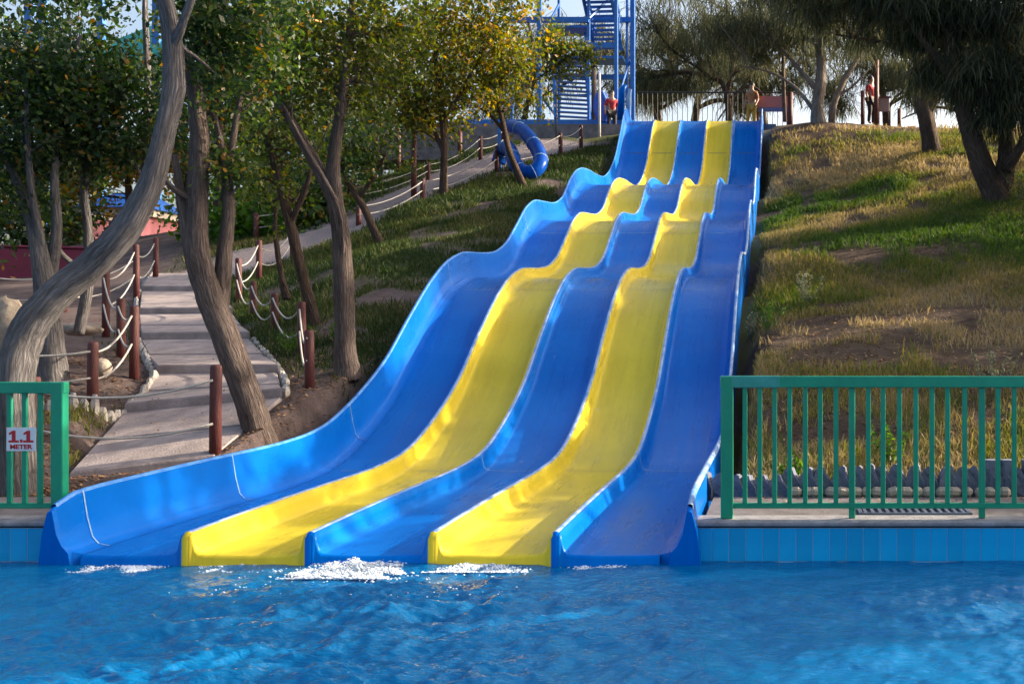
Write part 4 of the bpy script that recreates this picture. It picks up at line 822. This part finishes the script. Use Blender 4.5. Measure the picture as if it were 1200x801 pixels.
# ------------------------------------------------------------------ grass, litter, weeds
def scatter(n, x0, x1, y0, y1, fn):
    x = RNG.uniform(x0, x1, n); y = y0 + (y1 - y0) * RNG.random(n) ** 1.25; k = fn(x, y); m_ = RNG.random(n) < k
    return x[m_], y[m_]
def blades(x, y, h, w, tones, name, mat, label):
    n = len(x); z = ground(x, y) - .01; hh = h * RNG.uniform(.5, 1.4, n); a = RNG.uniform(0, 6.28, n); wv = np.c_[np.cos(a), np.sin(a), np.zeros(n)] * (w * RNG.uniform(.6, 1.3, n) / 2)[:, None]
    b0 = np.c_[x, y, z]; ln = RNG.normal(0, .38, (n, 2)); p1 = b0 + np.c_[ln * hh[:, None] * .4, hh * .6]; p2 = b0 + np.c_[ln * hh[:, None], hh]
    V = np.stack([b0 - wv, b0 + wv, p1 + wv * .7, p1 - wv * .7, p2], 1).reshape(-1, 3); b = np.arange(n)[:, None] * 5
    me = np_mesh(name, V, [b + np.array([[0, 1, 2, 3]]), b + np.array([[3, 2, 4]])], False)
    at = me.attributes.new('tone', 'FLOAT', 'FACE'); at.data.foreach_set('value', np.r_[tones, tones].astype(np.float32))
    return tag(link_mesh(name, me, mat), label, 'grass', kind='stuff')
x, y = scatter(260000, -.45, 9, 9.9, 36, lambda x, y: cover(x, y) * np.clip(.35 + .65 * vnoise(x, y, .35, 41), 0, 1))
tn = np.clip(greenness(x, y) + RNG.normal(0, .16, len(x)), 0, 1)
hh = .045 + .065 * vnoise(x, y, .9, 42) + .002 * y
blades(x, y, hh, .010 + .0006 * y, tn, 'hill_grass', GRASSM, 'patchy green and straw coloured grass on the right hillside')
x, y = scatter(220000, -16, -5.75, 12.5, 38, lambda x, y: cover(x, y) * np.clip(.3 + .7 * vnoise(x, y, .4, 43), 0, 1))
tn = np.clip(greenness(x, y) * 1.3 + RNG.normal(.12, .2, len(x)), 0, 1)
blades(x, y, .05 + .07 * vnoise(x, y, .8, 44) + .002 * y, .010 + .0006 * y, tn, 'bank_grass', GRASSB, 'dull green grass on the bank left of the slide')
# rough dry growth at the foot of the hill behind the fence
x, y = scatter(16000, -.4, 4.5, 9.75, 13.2, lambda x, y: np.clip(vnoise(x, y, .5, 45) * 1.5 - .35, 0, 1))
blades(x, y, .08 + .11 * vnoise(x, y, .6, 46), .012, np.clip(.25 + .6 * vnoise(x, y, .5, 47) + RNG.normal(0, .15, len(x)), 0, 1), 'rough_grass', GRASSM, 'rough tufts of dry and green grass behind the green fence')
x, y = scatter(6000, -8.2, -6.4, 11.0, 15.5, lambda x, y: np.where(on_slabs(x, y), 0, np.clip(vnoise(x, y, .4, 48) * 1.6 - .5, 0, 1)) * (x < -7.0))
blades(x, y, .10, .014, np.clip(.1 + .5 * vnoise(x, y, .5, 47), 0, 1), 'edging_grass', GRASSM, 'green tufts behind the pale edging stones left of the path')
def litter(n, x0, x1, y0, y1, fn, s, label, zo=.012, zfn=None):
    x, y = scatter(n, x0, x1, y0, y1, fn); n = len(x); z = (ground(x, y) if zfn is None else zfn(x, y)) + zo
    a = RNG.uniform(0, 6.28, n); A = np.c_[np.cos(a), np.sin(a), RNG.normal(0, .25, n)] * (s * RNG.uniform(.5, 1.2, n))[:, None]; B = np.c_[-np.sin(a), np.cos(a), RNG.normal(0, .3, n)] * (s * .5 * RNG.uniform(.5, 1.2, n))[:, None]
    V, Fq = frame_quads(np.c_[x, y, z], A, B); me = np_mesh('leaf_litter', V, [Fq], False)
    at = me.attributes.new('tone', 'FLOAT', 'FACE'); at.data.foreach_set('value', RNG.random(n).astype(np.float32))
    tag(link_mesh('leaf_litter', me, LITTER), label, 'leaf litter', kind='stuff')
def slab_z(x, y): return np.interp(y, [(a[1] + b2[1]) / 2 for a, b2 in SL], [(a[2] + b2[2]) / 2 for a, b2 in SL]) + .05
litter(16000, -10.5, -5.62, 9.4, 17, lambda x, y: np.where(on_slabs(x, y), 0, .25 + .75 * vnoise(x, y, .6, 51)), .030, 'fallen brown leaves on the bare earth round the stepped path', .012)
litter(1300, -8.5, -5.6, 11.2, 20, lambda x, y: np.where(on_slabs(x, y), vnoise(x, y, .5, 52) ** 2, 0), .022, 'scattered fallen leaves lying on the path slabs', .02, slab_z)
litter(42000, -.4, 8, 10, 37, lambda x, y: .3 + .7 * vnoise(x, y, .8, 53), .028, 'dry litter scattered over the right hillside', .015)
def weed(px, py, d, h, n, mat, label, spread=.5, name='weed'):
    p = P(px, py, d); p[2] = float(ground(p[0], p[1])); r = empty(name, p, label, 'plant', 'wild plants on the hill')
    sb = MB(); C, A, B = [], [], []
    for k in range(n):
        a = random.uniform(0, 6.28); e = p + np.array([math.cos(a) * h * spread * random.random(), math.sin(a) * h * spread * random.random(), h * random.uniform(.6, 1.1)])
        pts = smooth_path([p, (p + e) / 2 + RNG.normal(0, .04, 3) * h, e], 4); sb.tube(pts, np.linspace(.006, .003, len(pts)), 4, cap=False)
        for q in pts[3:]:
            for _ in range(5):
                C.append(q + RNG.normal(0, .03, 3) * h * 1.2); v = RNG.normal(size=3); v[2] = abs(v[2]); v /= np.linalg.norm(v); A.append(v * .030 * random.uniform(.6, 1.2)); w = np.cross(v, RNG.normal(size=3)); B.append(w / np.linalg.norm(w) * .010)
    sb.build('stems', WEED, r); V, Fq = frame_quads(np.array(C), np.array(A), np.array(B)); crown_obj('foliage', V, Fq, RNG.random(len(C)), mat, r)
weed(945, 368, 16.8, .55, 9, WEED, 'tall silvery weed on the bare patch beside the slide')
weed(900, 398, 15.2, .42, 9, LEAF_BRIGHT, 'green weed growing close to the right rim of the slide', .7)
weed(880, 378, 16.0, .40, 8, WEED, 'pale weed between the slide rim and the silvery weed', .6)
weed(1040, 530, 10.6, .42, 9, LEAF_BRIGHT, 'leafy weed behind the middle of the green fence', .8)
weed(930, 570, 10.0, .28, 8, LEAF_BRIGHT, 'small weed behind the left end of the long green fence', .9)
weed(1165, 470, 12.2, .55, 10, WEED, 'straw pale seeding weed behind the right part of the green fence', .6)
weed(395, 395, 16.2, .35, 10, LEAF_BRIGHT, 'green weed at the foot of the slim trunk', .9)
weed(345, 400, 15.8, .4, 12, LEAF_BRIGHT, 'green clump beside the right path rope', .9)
weed(1195, 240, 23.5, .8, 16, LEAF_DARK, 'dark bush beside the foot of the large casuarina', 1.0)
litter(500, -.5, 4.5, 8.3, 9.4, lambda x, y: vnoise(x, y, .4, 54) * sstep(8.5, 9.2, y), .022, 'dry leaves blown onto the concrete behind the long fence', .012, lambda x, y: np.full(np.shape(x), .29))
# stump-like rock left of the fence, a few field stones
def rock(px, py, d, s, label, mat=STONE, rough=.22):
    p = P(px, py, d); mb = MB(); rows = []
    for i in range(7):
        th = math.pi * i / 6; rr = []
        for k in range(10): rr.append((p[0] + s[0] * math.sin(th) * math.cos(k * .6283) * random.uniform(1 - rough, 1 + rough), p[1] + s[1] * math.sin(th) * math.sin(k * .6283) * random.uniform(1 - rough, 1 + rough), p[2] + s[2] * -math.cos(th) * random.uniform(1 - rough * .5, 1 + rough * .5)))
        rr.append(rr[0]); rows.append(rr)
    mb.sheet(rows); return tag(mb.build('rock', mat, None, True), label, 'rock', 'rocks left of the path')
rock(8, 385, 13.5, (.24, .22, .42), 'buff boulder at the left edge above the leaning trunk', STONE)
rock(120, 430, 13.6, (.10, .12, .12), 'small buff rock under the leaning trunk')
rock(95, 385, 15.5, (.3, .25, .1), 'low buff rock behind the left rope posts')
rock(2, 465, 11.5, (.25, .2, .3), 'pale rock behind the left green fence')

# ------------------------------------------------------------------ stair tower and its plinth
plinth = tag(MB().box((P(640, 155, 41)[0] - 2.0, 41.4, 9.25), (10.6, 2.4, 1.36)).build('plinth_wall', CONC), 'long grey concrete plinth wall below the blue stair tower', 'wall')
TZ = 9.95; td = 42.0
tw = empty('stair_tower', (P(685, 143, td)[0], td, TZ), 'blue steel switchback stair tower at the top of the hill', 'stair tower')
def tx(px, d=td): return (px - CX) * d / F
def tz(py, d=td): return EYE + (400 - py) * d / F
for px, dd in ((632, 41.4), (722, 41.4), (741.5, 42.6), (655, 44.2), (690, 41.6), (600, 44.4), (735, 44.4)):
    wd = .19 if px in (632, 741.5) else .15 if px == 722 else .11
    MB().box((tx(px, dd), dd, (TZ + 21) / 2), (wd, wd, 21 - TZ), bev=.02).build('column', STEELB, tw)
for py, a, b2, dd in ((143, 548, 742, 41.3), (53, 636, 722, 41.45), (23, 600, 690, 41.5), (23, 655, 740, 44.25), (-12, 632, 742, 41.5), (90, 655, 735, 44.3)):
    MB().box(((tx(a, dd) + tx(b2, dd)) / 2, dd, tz(py, dd)), (tx(b2, dd) - tx(a, dd), .14, .20)).build('beam', STEELB, tw)
def flight(p0, p1, width, n, up):
    """p0,p1: lower and upper nosing centres (x,y,z)"""
    p0, p1 = np.array(p0), np.array(p1); u = p1 - p0
    hd = np.array([u[0], u[1], 0]); hd /= np.linalg.norm(hd); sd_ = np.array([hd[1], -hd[0], 0]); ang = math.atan2(hd[1], hd[0]) - math.pi / 2
    for k in range(n):
        c = p0 + u * (k + .5) / n; MB().box(c, (width, .24, .045), rz=ang).build('tread', STEELB, tw)
    for s in (-1, 1):
        o = sd_ * s * (width / 2 + .04)
        MB().tube([p0 + o, p1 + o], .085, 4).build('stringer', STEELB, tw)
        h = np.array([0, 0, 1.0]); MB().tube([p0 + o + h, p1 + o + h], .04, 6).build('handrail', STEELB, tw)
        for k in range(6): c = p0 + u * (k + .3) / 6 + o; MB().tube([c, c + h], .022, 5).build('rail_bar', STEELB, tw)
flight((tx(672, 41.6), 41.5, tz(140, 41.6)), (tx(664, 43.2), 43.6, tz(62, 43.2)), 1.25, 15, 1)
flight((tx(704, 41.8), 43.6, tz(54, 43)), (tx(705, 43), 41.6, tz(-8, 42)), 1.05, 13, 1)
flight((tx(668, 42), 41.6, tz(-10, 42)), (tx(664, 42), 43.6, tz(-70, 42)), 1.05, 13, 1)
for py, a, b2, y0, y1 in ((56, 640, 724, 43.3, 44.4), (-10, 640, 735, 40.9, 41.6), (20, 640, 690, 43.2, 44.4)):
    MB().box(((tx(a) + tx(b2)) / 2, (y0 + y1) / 2, tz(py)), (tx(b2) - tx(a), y1 - y0, .10)).build('landing', STEELB, tw)
for (a, b2) in (((632, 45), (655, 5)), ((690, 20), (722, -10)), ((722, 120), (741, 60)), ((632, 110), (655, 140))):
    MB().tube([(tx(a[0], 41.4), 41.5, tz(a[1], 41.4)), (tx(b2[0], 43), 43, tz(b2[1], 43))], .05, 6).build('brace', STEELB, tw)
# blue posts and beam of the shade frame beyond the upper path
sf = empty('shade_frame', P(530, 190, 40), 'low blue steel shade frame left of the plinth wall', 'frame')
for px, pt in ((447, 165), (490, 160), (522, 148), (541, 137), (583, 150)):
    x = (px - CX) * 41 / F; g = float(ground(x, 41)); MB().box((x, 41, (g + EYE + (400 - pt) * 41 / F) / 2), (.16, .16, EYE + (400 - pt) * 41 / F - g)).build('column', STEELB, sf)
MB().box(((P(565, 145, 41)[0]), 41.0, P(565, 145, 41)[2]), (3.0, .12, .22)).build('beam', STEELB, sf)
MB().tube([P(541, 137, 40.9), P(562, 148, 40.9)], .05, 6).build('brace', STEELB, sf)
# raft leaning on a pole; timber poles by the stairs
rf = empty('blue_raft', P(705, 142, 40.6), 'blue inflatable raft stood on end beside the blue stairs', 'raft')
mb = MB(); rows = []
for tt in np.linspace(0, 1, 12):
    hw = .34 * math.sin(math.pi * (.12 + .88 * tt * .93)) ** .6 if tt < 1 else .05
    z0 = P(705, 142, 40.6)[2] + 1.25 * tt; row = []
    for k in range(13):
        a = 2 * math.pi * k / 12; row.append((P(706, 142, 40.6)[0] + hw * math.cos(a) + .1 * tt * -1, 40.6 + .12 * math.sin(a) + .25 * tt, z0))
    rows.append(row)
mb.sheet(rows).build('tube', simple('blue vinyl', (.02, .08, .50), (.012, .05, .38), .3), rf, True)
MB().tube([P(713, 140, 40.5), P(712, 120, 40.55), P(706, 106, 40.7)], [.04, .05, .03], 8).build('pale_edge', SEAM, rf, True)
for px, pt, pb, d, w, mtl, lab in ((702.5, 86, 165, 39.6, .05, CREAM, 'thin pale pole in front of the concrete plinth'), (652, 100, 172, 39, .03, IRON, 'thin black pole in front of the stair flight'), (696, 80, 140, 42.5, .11, BARK_BROWN, 'brown timber pole right of the lower stair flight')):
    x = (px - CX) * d / F; z0 = EYE + (400 - pb) * d / F
    tag(MB().tube([(x, d, z0 - .4), (x, d, EYE + (400 - pt) * d / F)], w, 8).build('pole', mtl, None, True), lab, 'pole')
# black railing along the crest
rl = empty('crest_railing', P(830, 137, 38.6), 'thin black iron railing along the crest behind the slide top', 'railing')
ry = 39.5; rzb = 9.40; rzt = EYE + (400 - 108) * ry / F
for z, rad in ((rzt, .028), (9.62, .02)): MB().tube([((745 - CX) * ry / F, ry, z), ((932 - CX) * ry / F, ry, z)], rad, 6).build('rail', IRON, rl)
for k in range(32):
    x = (747 - CX) * ry / F + k * .187; MB().tube([(x, ry, rzb), (x, ry, rzt - .02)], .013, 5).build('bar', IRON, rl)
# hoarding, notice board and posts on the crest
hd_ = empty('banner', P(906, 122, 39.2), 'low red and blue banner strung behind the top right corner of the slide', 'banner')
MB().box(P(906, 119, 39.2), (1.15, .03, .42)).build('panel', simple('faded red print', (.55, .20, .20), (.45, .22, .28), .7, 3), hd_)
MB().box(P(906, 128, 39.2), (1.15, .03, .16)).build('strip', simple('faded blue print', (.10, .18, .50), (.2, .2, .45), .7, 3), hd_)
for px in (888, 923): 
    p = P(px, 112, 39.25); MB().box((p[0], 39.25, (9.2 + p[2]) / 2), (.09, .08, p[2] - 9.2)).build('post', POST, hd_)
nb = empty('notice_board', P(1034, 140, 37.6), 'square brown notice board on thin legs at the crest', 'notice board')
MB().box(P(1035, 122, 37.6), (.44, .04, .52), bev=.01).build('panel', simple('brown board', (.30, .19, .16), (.24, .15, .13), .7), nb)
MB().box(P(1036, 113.5, 37.58), (.54, .08, .05)).build('cap', POST, nb)
for px in (1030, 1043): p = P(px, 120, 37.62); MB().box((p[0], 37.64, (8.8 + p[2]) / 2), (.05, .04, p[2] - 8.8)).build('leg', IRON, nb)
for px, pt, d, w, lab in ((1011, 106, 37.4, .075, 'short oxblood post left of the notice board'), (1027, 70, 37.5, .09, 'tall brown post touching the notice board'), (1054, 127, 37.5, .075, 'low oxblood post right of the notice board'), (926, 108, 38.3, .10, 'dark post at the right end of the banner')):
    x = (px - CX) * d / F; g = float(ground(x, d)); tag(MB().tube([(x, d, g - .3), (x, d, EYE + (400 - pt) * d / F)], w, 10).build('timber_post', POST, None, True), lab, 'post')
tag(MB().box(P(1068, 152, 36.6), (.32, .3, .22), bev=.04).build('cool_box', RED), 'small red and white cool box on the crest near the leaning casuarina', 'cool box')
# ------------------------------------------------------------------ curled blue flume
fl_ = empty('curled_flume', P(610, 205, 36.5), 'curled blue tube flume beside the plinth wall', 'tube slide')
pts = [(600, 148, 38.5), (612, 152, 37.8), (624, 166, 37), (632, 180, 36.4), (633, 192, 36), (624, 201, 35.8), (612, 200, 35.9), (603, 190, 36.2), (600, 180, 36.8), (594, 172, 37.4), (588, 178, 37.8), (584, 190, 37.8)]
q = smooth_path([P(a, b2, d - 4.6) for a, b2, d in pts], 8); BLV = fibreglass('flume blue', (.004, .075, .40), (.002, .04, .28))
MB().tube(q, .215, 14, cap=False).build('tube', BLV, fl_, True)
for i in range(6, len(q) - 4, 11): MB().tube([q[i], q[i + 1] * .4 + q[i] * .6], .23, 14).build('flange', SEAM, fl_, True)
MB().tube([P(586, 212, 33), P(585, 150, 33.4)], .06, 8).build('support', STEELB, fl_, True)
# ------------------------------------------------------------------ buildings beyond the left path
def seg(a, b2, z0, z1, th): 
    a, b2 = np.array(a), np.array(b2); c = (a + b2) / 2; L_ = np.linalg.norm(b2 - a); return MB().box((c[0], c[1], (z0 + z1) / 2), (L_, th, z1 - z0), rz=math.atan2(b2[1] - a[1], b2[0] - a[0]), bev=.02)
mw = empty('maroon_wall', P(40, 335, 26), 'low maroon painted wall at far left behind the ropes', 'wall')
a, b2 = P(-80, 330, 26.5), P(104, 332, 27.5)
seg(a[:2], b2[:2], 2.6, P(0, 288, 26.5)[2], .25).build('wall_body', MAROON, mw)
seg(a[:2], b2[:2], P(0, 287.8, 26.5)[2], P(0, 285, 26.5)[2], .32).build('wall_cap', MAROON, mw)
kk = empty('kiosk', P(125, 285, 44), 'pink kiosk with a blue roof behind the leaning trunk', 'kiosk')
k0, k1 = P(100, 285, 44), P(165, 285, 44)
MB().box(((k0[0] + k1[0]) / 2, 45.5, (4.5 + P(0, 252, 44)[2]) / 2), (k1[0] - k0[0], 3, P(0, 252, 44)[2] - 4.5)).build('wall', PINK, kk)
MB().box(((k0[0] + k1[0]) / 2, 45.4, P(0, 247, 44)[2]), (k1[0] - k0[0] + .5, 3.3, .34)).build('fascia', CREAM, kk)
rz0, rz1 = P(0, 243.5, 44)[2], P(0, 221, 44)[2]; xa, xb = k0[0] - .4, k1[0] + .4
MB().add([(xa, 43.5, rz0), (xb, 43.5, rz0), (xb, 47.3, rz0), (xa, 47.3, rz0), (xa + .8, 45.3, rz1), (xb - .8, 45.3, rz1)], [(3, 2, 1, 0), (0, 1, 5, 4), (1, 2, 5), (2, 3, 4, 5), (3, 0, 4)]).build('roof', ROOFB, kk)
for px in (112, 128, 146): p = P(px, 268, 43.95); MB().box((p[0], 43.98, p[2]), (.42, .06, .62)).build('window', IRON, kk)
pk = empty('pink_hut', P(85, 290, 40), 'small pink hut between the thin stems at left', 'hut')
MB().box((P(88, 280, 40)[0], 40.6, 5.3), (1.0, 1.2, 2.2)).build('wall', PINK, pk); MB().box((P(88, 280, 40)[0], 40.6, 6.44), (1.2, 1.4, .1)).build('roof', CREAM, pk)
pt_ = empty('play_tower', P(150, 300, 50), 'tall water play tower with teal canopies and blue posts glimpsed through the leaves', 'play tower')
def pbox(px0, px1, py0, py1, d, th, mat, name): 
    a, c = P(px0, py0, d), P(px1, py1, d); MB().box(((a[0] + c[0]) / 2, d + th / 2, (a[2] + c[2]) / 2), (c[0] - a[0], th, a[2] - c[2])).build(name, mat, pt_)
for px in (28, 44, 112, 178, 230): pbox(px, px + 8, -30, 320, 50.6, .3, STEELB, 'column')
def canopy(px0, px1, py0, py1, d, mat):
    a, c = P(px0, py1, d), P(px1, py0, d); cx_ = (a[0] + c[0]) / 2; y0, y1 = d, d + 4
    MB().add([(a[0], y0, a[2]), (c[0], y0, a[2]), (c[0], y1, a[2]), (a[0], y1, a[2]), (cx_, d + 2, c[2])], [(3, 2, 1, 0), (0, 1, 4), (1, 2, 4), (2, 3, 4), (3, 0, 4)]).build('canopy', mat, pt_)
canopy(95, 205, 14, 62, 50, TEAL); canopy(300, 372, 4, 32, 50, TEAL); pbox(105, 200, 62, 72, 50, 3.5, TEAL, 'deck'); pbox(318, 356, 8, 16, 49.9, 2, ORANGE, 'panel'); pbox(318, 350, -2, 7, 49.9, 2, ROOFB, 'panel')
pbox(236, 320, 128, 138, 50, 2, ROOFB, 'deck'); pbox(236, 320, 138, 146, 50, 1.9, CREAM, 'deck_edge'); pbox(96, 118, 84, 96, 50, 2, ORANGE, 'panel'); pbox(330, 336, 20, 280, 50.6, .3, STEELB, 'column'); pbox(60, 240, 165, 172, 50, 2, CREAM, 'deck_edge')
# ------------------------------------------------------------------ far people on the crest
SKIN = simple('skin', (.42, .24, .17), (.36, .2, .14), .5); HAIR = simple('dark hair', (.02, .015, .012), None, .6)
def skin_mesh(name, J, E, rad, mat, parent, root_i=0):
    me = bpy.data.meshes.new('tmp'); me.from_pydata(J, E, []); o = bpy.data.objects.new('tmp', me); COL.objects.link(o)
    md = o.modifiers.new('s', 'SKIN'); o.modifiers.new('u', 'SUBSURF').levels = 1
    for i, r in enumerate(rad): me.skin_vertices[0].data[i].radius = (r, r)
    me.skin_vertices[0].data[root_i].use_root = True
    bpy.context.view_layer.update(); out = bpy.data.meshes.new_from_object(o.evaluated_get(bpy.context.evaluated_depsgraph_get())); bpy.data.objects.remove(o)
    out.name = name; out.materials.clear(); out.materials.append(mat); out.polygons.foreach_set('use_smooth', [True] * len(out.polygons)); return link_mesh(name, out, None, parent)
def person(px, d, label, shirt, legs, turn=0.0, g=None):
    x = (px - CX) * d / F; g = float(ground(x, d)) if g is None else g; r = empty('person', (x, d, g), label, 'person'); r.rotation_euler = (0, 0, turn)
    J = [(0, 0, .92), (0, 0, 1.15), (0, 0, 1.38), (0, -.01, 1.48), (0, -.02, 1.60), (0, -.02, 1.70), (.17, 0, 1.38), (.24, 0, 1.12), (.20, -.14, .92), (.19, -.2, .84), (-.17, 0, 1.38), (-.25, .02, 1.12), (-.26, -.06, .88), (-.26, -.08, .79), (.10, 0, .86), (.11, -.02, .48), (.12, .02, .08), (.13, -.12, .04), (-.10, 0, .86), (-.13, -.05, .48), (-.15, 0, .08), (-.15, -.13, .04)]
    E = [(0, 1), (1, 2), (2, 3), (3, 4), (4, 5), (2, 6), (6, 7), (7, 8), (8, 9), (2, 10), (10, 11), (11, 12), (12, 13), (0, 14), (14, 15), (15, 16), (16, 17), (0, 18), (18, 19), (19, 20), (20, 21)]
    rad = [.13, .12, .13, .055, .095, .085, .06, .048, .036, .03, .06, .048, .036, .03, .09, .06, .042, .035, .09, .06, .042, .035]
    skin_mesh('body', J, E, rad, SKIN, r)
    sub = [0, 1, 2, 6, 7, 10, 11]; mp = {j: i for i, j in enumerate(sub)}
    skin_mesh('shirt', [J[j] for j in sub], [(mp[a], mp[c]) for a, c in E if a in mp and c in mp], [.15, .14, .15, .078, .066, .078, .066], shirt, r)
    sub = [0, 14, 15, 16, 18, 19, 20]; mp2 = {j: i for i, j in enumerate(sub)}
    skin_mesh('trousers', [J[j] for j in sub], [(mp2[a], mp2[c]) for a, c in E if a in mp2 and c in mp2], [.155, .11, .08, .06, .11, .08, .06], legs, r)
    mb = MB(); rows = []
    for i in range(6):
        th = math.pi * .62 * i / 5; rows.append([(.105 * math.sin(th) * math.cos(k * .6283), .02 + .11 * math.sin(th) * math.sin(k * .6283), 1.655 + .115 * math.cos(th)) for k in range(11)])
    h = MB().sheet(rows); me = bpy.data.meshes.new('hair'); me.from_pydata(h.v, [], h.f); link_mesh('hair', me, HAIR, r)
    return r
CR = simple('red cloth', (.42, .02, .03), None, .8); CB = simple('black cloth', (.02, .02, .025), None, .8); CO = simple('orange cloth', (.36, .16, .07), None, .8); CN = simple('navy cloth', (.03, .04, .12), None, .8); CY = simple('ochre cloth', (.45, .30, .06), None, .8)
person(717, 40.4, 'person in a red top standing between the blue raft and the slide top', CR, CB, .4, 9.5)
person(881, 39.0, 'person in orange and ochre behind the top right corner of the slide', CO, CY, -.3, 9.45)
person(1021, 37.9, 'person in red with black trousers standing left of the notice board', CR, CB, .8)
